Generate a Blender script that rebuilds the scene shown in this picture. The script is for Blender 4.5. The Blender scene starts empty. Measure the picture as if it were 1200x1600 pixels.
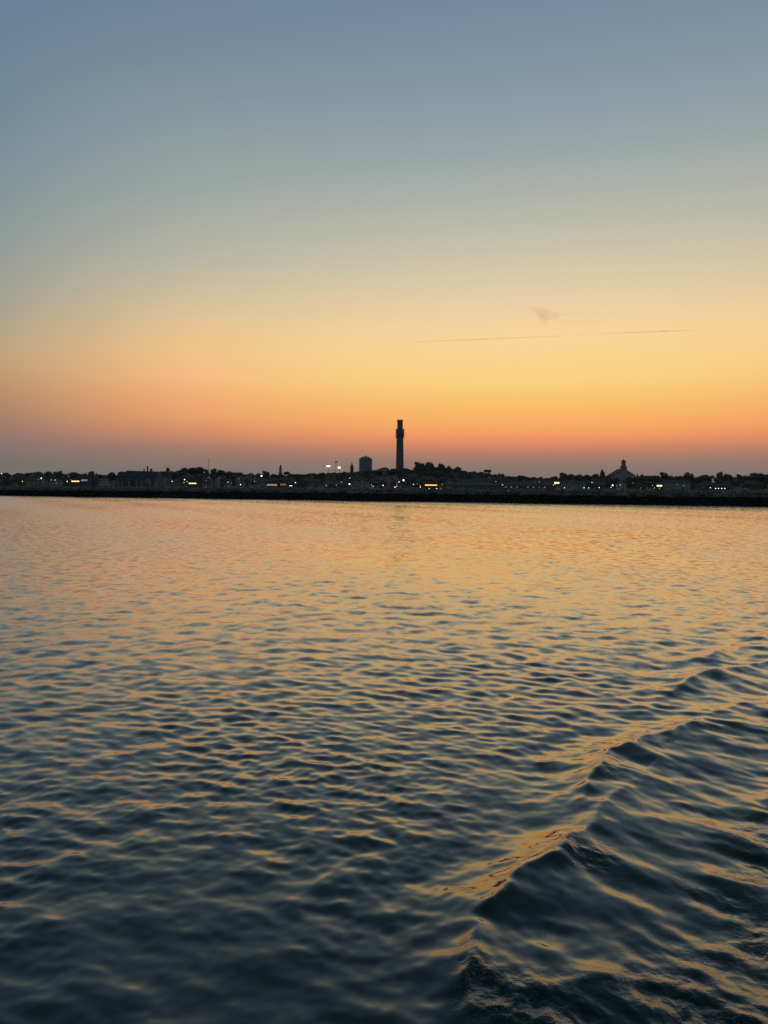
import bpy, bmesh, math, random
import numpy as np
from mathutils import Vector, Matrix

sc = bpy.context.scene
R = math.radians
COL = sc.collection

# ------------------------------------------------------------------ camera
CAM_H = 4.2                      # eye height above the water, on a boat deck
F = 1202.0                       # focal length in pixels of a 1200 x 1600 frame
PITCH = R(-1.977)
ROLL = R(0.30)
fw = Vector((0, math.cos(PITCH), math.sin(PITCH)))
up0 = Vector((0, -math.sin(PITCH), math.cos(PITCH)))
rt0 = Vector((1, 0, 0))
rt = rt0 * math.cos(ROLL) + up0 * math.sin(ROLL)
up = up0 * math.cos(ROLL) - rt0 * math.sin(ROLL)
cd = bpy.data.cameras.new('camera')
cam = bpy.data.objects.new('camera', cd)
COL.objects.link(cam)
cd.sensor_fit = 'VERTICAL'
cd.sensor_height = 34.6
cd.lens = 34.6 * F / 1600
cd.clip_start = 0.1
cd.clip_end = 150000
cam.matrix_world = Matrix(((rt.x, up.x, -fw.x, 0), (rt.y, up.y, -fw.y, 0), (rt.z, up.z, -fw.z, CAM_H), (0, 0, 0, 1)))
sc.camera = cam


def ray(px, py):
    return (rt * ((px - 600) / F) + up * ((800 - py) / F) + fw)


def at(px, py, Y):               # the point seen at a pixel, on the plane at distance Y
    d = ray(px, py)
    return Vector((0, 0, CAM_H)) + d * (Y / d.y)


def on_sea(px, py):
    d = ray(px, py)
    return Vector((0, 0, CAM_H)) + d * (-CAM_H / d.z)


# ------------------------------------------------------------------ sky
def lin(c):
    return tuple(((v / 255) / 12.92 if v / 255 <= .04045 else ((v / 255 + .055) / 1.055) ** 2.4) for v in c) + (1,)


GLOW_AZ = math.atan2((850 - 600) / F, 1)          # the sun has set behind the town here
world = bpy.data.worlds.new('World')
sc.world = world
world.use_nodes = True
nt = world.node_tree
for n in list(nt.nodes):
    nt.nodes.remove(n)


def N(tree, kind, **kw):
    n = tree.nodes.new(kind)
    for k, v in kw.items():
        setattr(n, k, v)
    return n


def math_node(tree, op, a, b=None, c=None, clamp=False):
    n = tree.nodes.new('ShaderNodeMath')
    n.operation = op
    n.use_clamp = clamp
    for i, v in enumerate((a, b, c)):
        if v is None:
            continue
        if isinstance(v, (int, float)):
            n.inputs[i].default_value = v
        else:
            tree.links.new(v, n.inputs[i])
    return n.outputs[0]


def ramp(tree, fac, stops):
    n = tree.nodes.new('ShaderNodeValToRGB')
    n.color_ramp.interpolation = 'LINEAR'
    els = n.color_ramp.elements
    els[0].position, els[0].color = stops[0]
    els[1].position, els[1].color = stops[-1]
    for p, c in stops[1:-1]:
        e = els.new(p)
        e.color = c
    tree.links.new(fac, n.inputs[0])
    return n.outputs[0]


def column(px, rows, top):       # (row, colour) down one column of sky -> stops over the sine of the elevation
    st = [(max(0.0, ray(px, y).normalized().z), lin(c)) for y, c in rows]
    st += [(p, lin(c)) for p, c in top]
    return sorted(st, key=lambda s: s[0])


tc = N(nt, 'ShaderNodeTexCoord')
sep = N(nt, 'ShaderNodeSeparateXYZ')
nt.links.new(tc.outputs['Generated'], sep.inputs[0])
zc = math_node(nt, 'MAXIMUM', sep.outputs[2], 0.0)
az = math_node(nt, 'ARCTAN2', sep.outputs[0], sep.outputs[1])
dz = math_node(nt, 'COSINE', math_node(nt, 'SUBTRACT', az, GLOW_AZ))
u = math_node(nt, 'SUBTRACT', 1.0, dz)            # 0 at the glow, 2 opposite it
U0, U1 = 1 - math.cos(R(25.7)), 1 - math.cos(R(38))
u0 = math_node(nt, 'MULTIPLY', u, 1 / U0, clamp=True)
u1 = math_node(nt, 'MULTIPLY', math_node(nt, 'SUBTRACT', u, U0), 1 / (U1 - U0), clamp=True)
u2 = math_node(nt, 'MULTIPLY', math_node(nt, 'SUBTRACT', u, 1 - math.cos(R(38))), 1 / 1.1, clamp=True)
mid = ramp(nt, zc, column(845, [
    (757, (141, 122, 115)), (735, (147, 126, 116)), (722, (158, 128, 114)), (711, (184, 131, 110)), (701, (210, 137, 105)),
    (690, (234, 148, 104)), (680, (252, 158, 100)), (670, (254, 170, 100)), (650, (255, 184, 102)), (625, (253, 199, 110)),
    (598, (254, 212, 125)), (560, (254, 216, 143)), (520, (252, 216, 157)), (475, (238, 210, 165)), (430, (220, 204, 169)),
    (380, (201, 195, 170)), (320, (181, 184, 170)), (240, (157, 169, 169)), (140, (137, 155, 166)), (60, (126, 145, 162)), (0, (119, 141, 158))],
    [(0.66, (85, 109, 128)), (1.0, (44, 68, 76))]))
near = ramp(nt, zc, column(300, [
    (755, (136, 122, 116)), (735, (139, 123, 116)), (720, (149, 124, 114)), (700, (172, 128, 110)), (675, (216, 145, 107)), (650, (241, 163, 109)), (620, (247, 176, 115)),
    (590, (250, 190, 129)), (550, (246, 197, 136)), (500, (229, 197, 149)), (450, (206, 191, 158)), (400, (185, 183, 164)), (300, (159, 169, 163)), (200, (140, 157, 159)), (100, (123, 143, 156)), (0, (113, 134, 154))],
    [(0.66, (82, 106, 124)), (1.0, (44, 68, 76))]))
side = ramp(nt, zc, column(5, [
    (752, (128, 121, 117)), (735, (129, 121, 116)), (718, (131, 120, 113)), (700, (141, 121, 114)), (680, (154, 124, 112)),
    (660, (167, 130, 109)), (635, (180, 139, 108)), (605, (193, 149, 111)), (575, (198, 161, 119)), (545, (195, 167, 128)),
    (500, (180, 166, 140)), (450, (164, 163, 149)), (370, (147, 157, 153)), (280, (131, 149, 153)), (180, (118, 140, 154)), (0, (105, 129, 151))],
    [(0.66, (78, 102, 121)), (1.0, (44, 68, 76))]))
back = ramp(nt, zc, [(0.0, lin((104, 108, 110))), (0.06, lin((118, 114, 112))), (0.16, lin((118, 120, 122))),
                     (0.32, lin((100, 116, 128))), (0.6, lin((84, 106, 124))), (1.0, lin((44, 68, 76)))])


def mix(tree, fac, a, b):
    n = tree.nodes.new('ShaderNodeMix')
    n.data_type = 'RGBA'
    for sock, v in ((n.inputs[0], fac), (n.inputs[6], a), (n.inputs[7], b)):
        if isinstance(v, (int, float)):
            sock.default_value = v
        elif isinstance(v, tuple):
            sock.default_value = v
        else:
            tree.links.new(v, sock)
    return n.outputs[2]


glow = mix(nt, u2, mix(nt, u1, mix(nt, u0, mid, near), side), back)
nish = N(nt, 'ShaderNodeTexSky')
nish.sky_type = 'NISHITA'
nish.sun_disc = False
nish.sun_elevation = R(-1.0)
nish.sun_rotation = GLOW_AZ
nish.dust_density = 3
nish.ozone_density = 2
sky_mix = mix(nt, 0.97, nish.outputs[0], glow)
bg = N(nt, 'ShaderNodeBackground')
bg.inputs[1].default_value = 1.0
nt.links.new(sky_mix, bg.inputs[0])
wout = N(nt, 'ShaderNodeOutputWorld')
nt.links.new(bg.outputs[0], wout.inputs[0])

# ------------------------------------------------------------------ exposure
vs = sc.view_settings
vs.view_transform = 'Standard'
vs.look = 'None'
vs.exposure = 0
vs.gamma = 1
vs.use_curve_mapping = False
sc.cycles.max_bounces = 6
sc.cycles.diffuse_bounces = 3
sc.cycles.glossy_bounces = 4
sc.cycles.volume_bounces = 0
sc.cycles.caustics_reflective = False
sc.cycles.caustics_refractive = False
sc.cycles.use_denoising = False
sc.cycles.sample_clamp_indirect = 1.3

# ------------------------------------------------------------------ harbour water
CREST_PIX = [
    # each crest of the boat's wake as seen (column, row, height in metres), nearest first
    [(740, 1660, .05), (722, 1560, .10), (722, 1490, .16), (757, 1425, .18), (800, 1378, .20), (850, 1336, .235), (880, 1313, .22), (915, 1290, .17), (962, 1246, .14), (990, 1225, .06)],
    [(915, 1250, .08), (921, 1222, .18), (930, 1186, .23), (955, 1168, .24), (1005, 1156, .19), (1060, 1133, .18), (1100, 1115, .11), (1200, 1092, .1), (1330, 1070, .1), (1500, 1040, .08)],
    [(1030, 1092, .03), (1060, 1070, .1), (1085, 1055, .17), (1110, 1046, .2), (1150, 1040, .12), (1210, 1030, .1), (1300, 1015, .09), (1450, 995, .06)],
    [(1070, 1033, .04), (1090, 1025, .11), (1112, 1018, .15), (1150, 1013, .1), (1230, 1003, .08), (1350, 985, .06)],
    [(1150, 1000, .04), (1180, 994, .09), (1230, 988, .08), (1320, 975, .06)],
    [(690, 1625, .02), (800, 1565, .05), (900, 1535, .09), (1000, 1528, .08), (1100, 1540, .05)],
]


def on_level(px, py, z):
    d = ray(px, py)
    p = Vector((0, 0, CAM_H)) + d * ((z - CAM_H) / d.z)
    return (p.x, p.y)


CRESTS = [[on_level(px, py, 0.85 * a) + (a,) for px, py, a in c] for c in CREST_PIX]


def smooth(a, b, v):
    t = np.clip((v - a) / (b - a), 0, 1)
    return t * t * (3 - 2 * t)


def blur(a, n):
    for ax in (0, 1):
        for _ in range(1):
            p = np.pad(a, [(n + 1, n) if i == ax else (0, 0) for i in (0, 1)], mode='edge')
            c = np.cumsum(p, axis=ax)
            hi = np.take(c, range(2 * n + 1, c.shape[ax]), axis=ax)
            lo = np.take(c, range(0, c.shape[ax] - 2 * n - 1), axis=ax)
            a = (hi - lo) / (2 * n + 1)
    return a


def crest_field():
    """Height of the wake's crests on a regular grid, smoothed a little."""
    gs = 0.025
    gx = np.arange(-2, 20, gs)
    gy = np.arange(4, 30, gs)
    px, py = np.meshgrid(gx, gy)
    wx = px + 0.07 * np.sin(py * 2.6 + 1) + 0.035 * np.sin(py * 6.1 + px * 2) + 0.016 * np.sin(py * 13 - px * 5)
    wy = py + 0.05 * np.sin(px * 2.6) + 0.03 * np.sin(px * 6.3 + py * 1.7) + 0.014 * np.sin(px * 15 + py * 4)
    h = np.zeros_like(px)
    for ci, c in enumerate(CRESTS):
        best = np.full_like(px, 1e9)
        sgn = np.zeros_like(px)
        amp = np.zeros_like(px)
        for (x0, y0, a0), (x1, y1, a1) in zip(c[:-1], c[1:]):
            ex, ey = x1 - x0, y1 - y0
            L = math.hypot(ex, ey)
            t = np.clip(((wx - x0) * ex + (wy - y0) * ey) / (L * L), 0, 1)
            qx, qy = wx - x0 - t * ex, wy - y0 - t * ey
            d = np.hypot(qx, qy)
            m = d < best
            best[m] = d[m]
            sgn[m] = np.sign(ex * qy - ey * qx)[m]      # + on the outer (upper left) side
            amp[m] = (a0 + (a1 - a0) * t * t * (3 - 2 * t))[m]
        s = -sgn * best                                  # + towards the boat
        e = np.sqrt(s * s + 0.02 ** 2) - 0.02
        k = (1.7, 1.25, 1.1, 1.0, 1.0, 1.3)[ci]
        outer = np.exp(-e / (0.34, 0.34, 0.34, 0.34, 0.34, 0.45)[ci])
        inner = 0.68 * np.exp(-(e / (0.52 * k)) ** 1.25) + 0.32 * np.exp(-e / 0.17)
        p = np.where(s < 0, outer, inner)
        p = p - 0.35 * np.exp(-((s - 1.2 * k) / (0.5 * k)) ** 2) - 0.16 * np.exp(-((s + 0.95) / 0.45) ** 2)
        knots = 0.90 + 0.09 * np.sin(2.9 * px + 4.1 * py + ci) * np.sin(1.7 * py - 1.1 * px + 2 * ci)
        h += blur(amp * knots * p, 1)
    edge_fade = smooth(-2, -.5, px) * smooth(20, 17, px) * smooth(4, 4.6, py) * smooth(30, 26, py)
    return gs, h * edge_fade


def WK(x, y):
    z = np.zeros_like(x)
    turb = np.zeros_like(x)
    reg = (x > -1.9) & (x < 19.8) & (y > 4.1) & (y < 29.8)
    px, py = x[reg], y[reg]
    rng = np.random.default_rng(5)
    gs, gh = crest_field()
    fx, fy = (px + 2) / gs, (py - 4) / gs
    ix, iy = fx.astype(int), fy.astype(int)
    tx, ty = fx - ix, fy - iy
    iy = np.minimum(iy, gh.shape[0] - 2)
    ix = np.minimum(ix, gh.shape[1] - 2)
    h = (gh[iy, ix] * (1 - tx) + gh[iy, ix + 1] * tx) * (1 - ty) + (gh[iy + 1, ix] * (1 - tx) + gh[iy + 1, ix + 1] * tx) * ty
    wx = px + 0.10 * np.sin(py * 2.1 + 1) + 0.05 * np.sin(py * 4.7 + px * 2)
    wy = py + 0.09 * np.sin(px * 2.6) + 0.05 * np.sin(px * 5.3 + py * 1.7)
    # crossing ridges: steeper inside the wake, dying out beyond its edge
    edge = (px - 0.63) * 0.80 - (py - 6.3) * 0.60        # + inside the wake
    face = 1 - 0.75 * np.exp(-(((px - 1.75) / 0.8) ** 2 + ((py - 7.3) / 0.9) ** 2))   # the smooth nearest face
    env = (0.35 * smooth(-1.6, 0.2, edge) + 0.65 * smooth(0.3, 1.6, edge)) * (1 - 0.55 * smooth(3, 9, edge)) * smooth(29, 22, py) * smooth(19, 15, px) * smooth(4.1, 4.8, py) * face
    for i in range(22):
        lam = math.exp(rng.uniform(math.log(0.26), math.log(1.7)))
        th = rng.normal(R(38), R(26))
        kk = 2 * math.pi / lam
        ph = rng.uniform(0, 6.28)
        w = np.sin(kk * (wx * math.sin(th) + wy * math.cos(th)) + ph + 0.9 * np.sin(px * 0.7 + py * 0.4 + ph))
        h += env * (0.040 / kk) * (w + 0.25 * (w * w - .5))
    # churned water along the hull
    tb = smooth(0.5, 2.4, edge) * (1 - 0.9 * smooth(8, 16, py)) * smooth(0.4, 1.6, px)
    tb = tb * (0.15 + 0.85 * face)
    tb += 0.8 * np.exp(-(((px - 0.80) / 0.16) ** 2 + ((py - 6.45) / 0.35) ** 2))
    tb += 0.7 * np.exp(-(((px - 2.3) / 0.35) ** 2 + ((py - 8.45) / 0.35) ** 2))
    tb += 0.7 * np.exp(-(((px - 3.15) / 0.22) ** 2 + ((py - 10.9) / 0.45) ** 2))
    tb += 0.9 * smooth(6.7, 5.9, py + 0 * px) * smooth(0.4, 0.9, px)
    lump = 0.6 + 0.4 * np.sin(px * 3.1 + 2 * np.sin(py * 2.3)) * np.sin(py * 3.7 + px)
    tb = np.clip(tb, 0, 1.1) * lump
    n = np.zeros_like(px)
    for i in range(60):
        lam = math.exp(rng.uniform(math.log(0.075), math.log(0.5)))
        th = rng.uniform(0, math.pi)
        kk = 2 * math.pi / lam
        n += 0.056 / kk * np.sin(kk * (wx * math.sin(th) + wy * math.cos(th)) + rng.uniform(0, 6.28)) * (0.7 if lam < .2 else 1)
    h += n * tb * (1 - smooth(10, 17, py))
    z[reg] = h
    turb[reg] = tb
    return z, turb


def build_water():
    H = CAM_H
    rows = [1.2]
    while rows[-1] < 4200:
        r = rows[-1]
        if r < 4.2:
            d = 0.06
        else:
            d = max(0.021, 0.8 * r * r / (H * 769))
        rows.append(r + d)
    r = np.array(rows)
    fine = np.linspace(R(-43), R(43), 1180)
    coarse = np.linspace(R(43), R(317), 120)[1:-1]
    az = np.concatenate([fine, coarse])
    nr, na = len(r), len(az)
    A, RR = np.meshgrid(az, r)
    x = (RR * np.sin(A)).astype(np.float64)
    y = (RR * np.cos(A)).astype(np.float64)
    dr = np.gradient(r)[:, None] * np.ones((1, na))
    z = np.zeros_like(x)
    dx = np.zeros_like(x)
    dy = np.zeros_like(x)
    lost = np.zeros(nr)
    rng = np.random.default_rng(11)
    ncomp = 300
    lam = np.exp(rng.uniform(math.log(0.10), math.log(5.0), ncomp))
    main = R(192)                                   # the breeze comes from ahead, a little left
    th = main + rng.normal(0, 0.80, ncomp)
    ph = rng.uniform(0, 2 * math.pi, ncomp)
    # slope spectrum: most of the steepness sits between 0.5 and 2 m
    s = np.exp(-((np.log(lam) - math.log(0.32)) / 0.90) ** 2)
    s += 0.42 * np.exp(-((np.log(lam) - math.log(1.15)) / 0.45) ** 2)
    s *= 0.091 * math.sqrt(2) / math.sqrt((s ** 2).sum())
    rdr = dr[:, 0]
    # the shorter waves come and go in patches: cat's-paws and slicker lanes
    patch = 1 + 0.34 * np.sin(0.62 * x + 0.9 * np.sin(0.31 * y + 1)) * np.sin(0.43 * y + 0.8 * np.sin(0.5 * x)) + 0.22 * np.sin(0.21 * x - 0.33 * y + 0.7) + 0.15 * np.sin(1.3 * x + 0.9 * y)
    for i in range(ncomp):
        k = 2 * math.pi / lam[i]
        a = s[i] / k
        # a component fades out where the mesh is too coarse to carry it
        f = np.clip((lam[i] / rdr - 2.5) / 3.0, 0, 1)
        lost += (1 - f ** 2) * s[i] ** 2 / 2
        n = int((f > 0).sum())
        if n == 0:
            continue
        arg = k * (x[:n] * math.sin(th[i]) + y[:n] * math.cos(th[i])) + ph[i]
        c = np.cos(arg)
        fa = f[:n, None] * (patch[:n] if lam[i] < 0.7 else 1.0)
        z[:n] += a * fa * c
        q = -0.6 * a * fa * np.sin(arg)
        dx[:n] += q * math.sin(th[i])
        dy[:n] += q * math.cos(th[i])
    # gusts: patches of calmer and livelier water
    g = 1 + 0.22 * np.sin(x * 0.11 + 1.3 * np.sin(y * 0.05)) * np.sin(y * 0.07 + 0.6) + 0.12 * np.sin(x * 0.37 + y * 0.21 + 2)
    z *= g
    wz, turb = WK(x, y)
    z = z + wz
    X = x + dx * g
    Y = y + dy * g
    co = np.stack([X, Y, z], -1).reshape(-1, 3)
    co = np.vstack([co, [[0, 0, 0]]])
    nv = nr * na
    i = np.arange(nr - 1)[:, None] * na
    j = np.arange(na)[None, :]
    j2 = (j + 1) % na
    quads = np.stack([i + j, i + na + j, i + na + j2, i + j2], -1).reshape(-1, 4)[:, ::-1]
    tris = np.stack([np.full(na, nv), np.arange(na), (np.arange(na) + 1) % na], -1)[:, ::-1]
    me = bpy.data.meshes.new('harbour_water')
    me.vertices.add(len(co))
    me.vertices.foreach_set('co', co.astype(np.float32).ravel())
    loops = np.concatenate([quads.ravel(), tris.ravel()])
    me.loops.add(len(loops))
    me.loops.foreach_set('vertex_index', loops.astype(np.int32))
    npoly = len(quads) + len(tris)
    me.polygons.add(npoly)
    starts = np.concatenate([np.arange(len(quads)) * 4, len(quads) * 4 + np.arange(len(tris)) * 3])
    me.polygons.foreach_set('loop_start', starts.astype(np.int32))
    me.update(calc_edges=True)
    me.polygons.foreach_set('use_smooth', np.ones(npoly, dtype=bool))
    la = me.attributes.new('ripple', 'FLOAT', 'POINT')
    lv = np.sqrt(lost)[:, None] * np.ones((1, na)) * g
    la.data.foreach_set('value', np.append(lv.ravel(), 0).astype(np.float32))
    ta = me.attributes.new('turbulence', 'FLOAT', 'POINT')
    ta.data.foreach_set('value', np.append((turb * np.ones_like(x)).ravel(), 0).astype(np.float32))
    o = bpy.data.objects.new('harbour_water', me)
    COL.objects.link(o)
    o['kind'] = 'structure'
    # material
    m = bpy.data.materials.new('sea_water')
    m.use_nodes = True
    t = m.node_tree
    for n in list(t.nodes):
        t.nodes.remove(n)
    geo = N(t, 'ShaderNodeNewGeometry')
    rip = N(t, 'ShaderNodeAttribute', attribute_name='ripple')
    tur = N(t, 'ShaderNodeAttribute', attribute_name='turbulence')

    def noise_vec(scale, detail, amp):
        n = N(t, 'ShaderNodeTexNoise')
        n.inputs['Scale'].default_value = scale
        n.inputs['Detail'].default_value = detail
        n.inputs['Roughness'].default_value = 0.55
        t.links.new(geo.outputs['Position'], n.inputs['Vector'])
        v = N(t, 'ShaderNodeVectorMath', operation='SUBTRACT')
        t.links.new(n.outputs['Color'], v.inputs[0])
        v.inputs[1].default_value = (0.5, 0.5, 0.5)
        w = N(t, 'ShaderNodeVectorMath', operation='MULTIPLY')
        t.links.new(v.outputs[0], w.inputs[0])
        w.inputs[1].default_value = (1, 1, 0)
        q = N(t, 'ShaderNodeVectorMath', operation='SCALE')
        t.links.new(w.outputs[0], q.inputs[0])
        if isinstance(amp, (int, float)):
            q.inputs['Scale'].default_value = amp
        else:
            t.links.new(amp, q.inputs['Scale'])
        return q.outputs[0]

    def vadd(a, c):
        v = N(t, 'ShaderNodeVectorMath', operation='ADD')
        t.links.new(a, v.inputs[0])
        t.links.new(c, v.inputs[1])
        return v.outputs[0]

    tn = N(t, 'ShaderNodeTexNoise')
    tn.inputs['Scale'].default_value = 10.0
    tn.inputs['Detail'].default_value = 6.0
    t.links.new(geo.outputs['Position'], tn.inputs['Vector'])
    bmp = N(t, 'ShaderNodeBump')
    bmp.inputs['Distance'].default_value = 0.034
    t.links.new(tur.outputs['Fac'], bmp.inputs['Strength'])
    t.links.new(tn.outputs['Fac'], bmp.inputs['Height'])
    acc = bmp.outputs['Normal']
    rv = noise_vec(1.7, 4.0, math_node(t, 'MULTIPLY', rip.outputs['Fac'], 3.9))
    sx = N(t, 'ShaderNodeSeparateXYZ')
    t.links.new(rv, sx.inputs[0])
    # small waves lean with the breeze: their lee faces are the steeper ones
    yy = math_node(t, 'ADD', math_node(t, 'MULTIPLY', math_node(t, 'MINIMUM', sx.outputs[1], 0.0), 1.35),
                   math_node(t, 'MULTIPLY', math_node(t, 'MAXIMUM', sx.outputs[1], 0.0), 0.4))
    cx = N(t, 'ShaderNodeCombineXYZ')
    t.links.new(math_node(t, 'MULTIPLY', sx.outputs[0], 2.6), cx.inputs[0])
    t.links.new(yy, cx.inputs[1])
    acc = vadd(acc, cx.outputs[0])
    acc = vadd(acc, noise_vec(8.0, 3.0, 0.055))
    nm = N(t, 'ShaderNodeVectorMath', operation='NORMALIZE')
    t.links.new(acc, nm.inputs[0])
    deep = N(t, 'ShaderNodeBsdfDiffuse')
    deep.inputs['Color'].default_value = (0.002, 0.018, 0.016, 1)
    shine = N(t, 'ShaderNodeBsdfGlossy')
    shine.inputs['Color'].default_value = (1, 0.98, 0.96, 1)
    t.links.new(math_node(t, 'ADD', math_node(t, 'MULTIPLY', rip.outputs['Fac'], 1.35), 0.04), shine.inputs['Roughness'])
    fr = N(t, 'ShaderNodeFresnel')
    fr.inputs['IOR'].default_value = 1.333
    t.links.new(nm.outputs[0], fr.inputs['Normal'])
    t.links.new(nm.outputs[0], shine.inputs['Normal'])
    gain = math_node(t, 'SUBTRACT', 1.0, math_node(t, 'POWER', math_node(t, 'SUBTRACT', 1.0, fr.outputs[0]), 2.05))
    mx = N(t, 'ShaderNodeMixShader')
    t.links.new(gain, mx.inputs[0])
    t.links.new(deep.outputs[0], mx.inputs[1])
    t.links.new(shine.outputs[0], mx.inputs[2])
    # bubbles and torn foam where the hull has churned the surface
    fn = N(t, 'ShaderNodeTexNoise')
    fn.inputs['Scale'].default_value = 26.0
    fn.inputs['Detail'].default_value = 6.0
    fn.inputs['Roughness'].default_value = 0.65
    t.links.new(geo.outputs['Position'], fn.inputs['Vector'])
    fk = math_node(t, 'MULTIPLY', math_node(t, 'SUBTRACT', fn.outputs['Fac'], 0.585), 9.0, clamp=True)
    fk = math_node(t, 'MULTIPLY', fk, math_node(t, 'MULTIPLY', math_node(t, 'SUBTRACT', tur.outputs['Fac'], 0.25), 0.85, clamp=True), clamp=True)
    foam = N(t, 'ShaderNodeBsdfDiffuse')
    foam.inputs['Color'].default_value = (0.30, 0.33, 0.33, 1)
    mf = N(t, 'ShaderNodeMixShader')
    t.links.new(fk, mf.inputs[0])
    t.links.new(mx.outputs[0], mf.inputs[1])
    t.links.new(foam.outputs[0], mf.inputs[2])
    out = N(t, 'ShaderNodeOutputMaterial')
    t.links.new(mf.outputs[0], out.inputs['Surface'])
    me.materials.append(m)
    return o


build_water()

# ------------------------------------------------------------------ helpers
random.seed(4)
MATS = {}


def mat(name, col, rough=0.85, var=0.35, scale=0.6, spec=0.3, metal=0.0, emit=None, strength=0.0):
    """Procedural material: a base colour broken up by noise in two sizes."""
    if name in MATS:
        return MATS[name]
    m = bpy.data.materials.new(name)
    m.use_nodes = True
    t = m.node_tree
    b = t.nodes['Principled BSDF']
    b.inputs['Roughness'].default_value = rough
    b.inputs['Specular IOR Level'].default_value = spec
    b.inputs['Metallic'].default_value = metal
    g = N(t, 'ShaderNodeNewGeometry')
    n = N(t, 'ShaderNodeTexNoise')
    n.inputs['Scale'].default_value = scale
    n.inputs['Detail'].default_value = 5
    t.links.new(g.outputs['Position'], n.inputs['Vector'])
    lo = tuple(c * (1 - var) for c in col) + (1,)
    hi = tuple(min(1, c * (1 + var)) for c in col) + (1,)
    c = ramp(t, n.outputs['Fac'], [(0.3, lo), (0.7, hi)])
    t.links.new(c, b.inputs['Base Color'])
    if emit:
        b.inputs['Emission Color'].default_value = tuple(emit) + (1,)
        b.inputs['Emission Strength'].default_value = strength
        m.cycles.emission_sampling = 'NONE'      # pinpricks: too small and far to light anything else
    MATS[name] = m
    return m


GRANITE = mat('granite', (0.135, 0.14, 0.135), scale=0.35, var=0.25)
WHITE = mat('white_clapboard', (0.27, 0.285, 0.285), var=0.12)
CREAM = mat('cream_clapboard', (0.21, 0.20, 0.175), var=0.15)
SHINGLE = mat('weathered_shingle', (0.085, 0.083, 0.078), var=0.3)
BLUEWALL = mat('grey_blue_clapboard', (0.10, 0.118, 0.125), var=0.15)
BRICK = mat('brick_red', (0.10, 0.068, 0.055), var=0.3)
ROOFD = mat('dark_asphalt_roof', (0.045, 0.047, 0.05), var=0.3)
ROOFG = mat('grey_asphalt_roof', (0.085, 0.09, 0.092), var=0.25)
GLASS = mat('window_glass', (0.02, 0.025, 0.03), rough=0.08, spec=0.6, var=0.1)
TIMBER = mat('wharf_timber', (0.11, 0.10, 0.085), var=0.35)
STEEL = mat('galvanised_steel', (0.22, 0.22, 0.22), rough=0.5, var=0.15)
TANKM = mat('tank_paint', (0.19, 0.225, 0.24), rough=0.6, var=0.08)
SLATE = mat('spire_slate', (0.05, 0.052, 0.056), var=0.2)
HULLW = mat('white_gelcoat', (0.36, 0.37, 0.37), rough=0.35, var=0.05)
HULLD = mat('dark_hull_paint', (0.04, 0.06, 0.10), rough=0.4, var=0.1)
SAIL = mat('tan_sailcloth', (0.48, 0.40, 0.32), var=0.1)
BARK = mat('bark', (0.05, 0.042, 0.035), var=0.4, scale=3)
LEAVES = [mat('foliage_dark', (0.058, 0.074, 0.048), var=0.5, scale=0.9), mat('foliage_mid', (0.074, 0.090, 0.055), var=0.5, scale=0.9),
          mat('foliage_pine', (0.05, 0.07, 0.05), var=0.5, scale=0.9)]
REDFLAG = mat('red_flag_cloth', (0.30, 0.03, 0.03), var=0.2)
LIT = {
    'white': mat('lamp_white', (.8, .8, .8), emit=(1.0, 0.97, 0.88), strength=2.6),
    'bright': mat('lamp_bright_white', (.8, .8, .8), emit=(0.95, 1.0, 0.93), strength=6),
    'warm': mat('lamp_warm', (.8, .8, .8), emit=(1.0, 0.74, 0.36), strength=2.2),
    'yellow': mat('lamp_yellow', (.8, .8, .8), emit=(1.0, 0.80, 0.40), strength=1.6),
    'orange': mat('lamp_orange', (.8, .8, .8), emit=(1.0, 0.42, 0.14), strength=2.2),
    'red': mat('lamp_red', (.8, .8, .8), emit=(1.0, 0.16, 0.08), strength=2),
    'blue': mat('lamp_blue', (.8, .8, .8), emit=(0.16, 0.2, 1.0), strength=1.6),
    'purple': mat('lamp_purple', (.8, .8, .8), emit=(0.55, 0.30, 0.85), strength=0.36),
    'dim': mat('lamp_dim', (.8, .8, .8), emit=(0.85, 0.92, 0.95), strength=0.7),
}
LITWIN = mat('lit_window', (.5, .4, .3), emit=(1.0, 0.72, 0.40), strength=0.4)

DIMWIN = mat('dim_window', (.4, .33, .25), emit=(1.0, 0.78, 0.52), strength=0.13)


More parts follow.
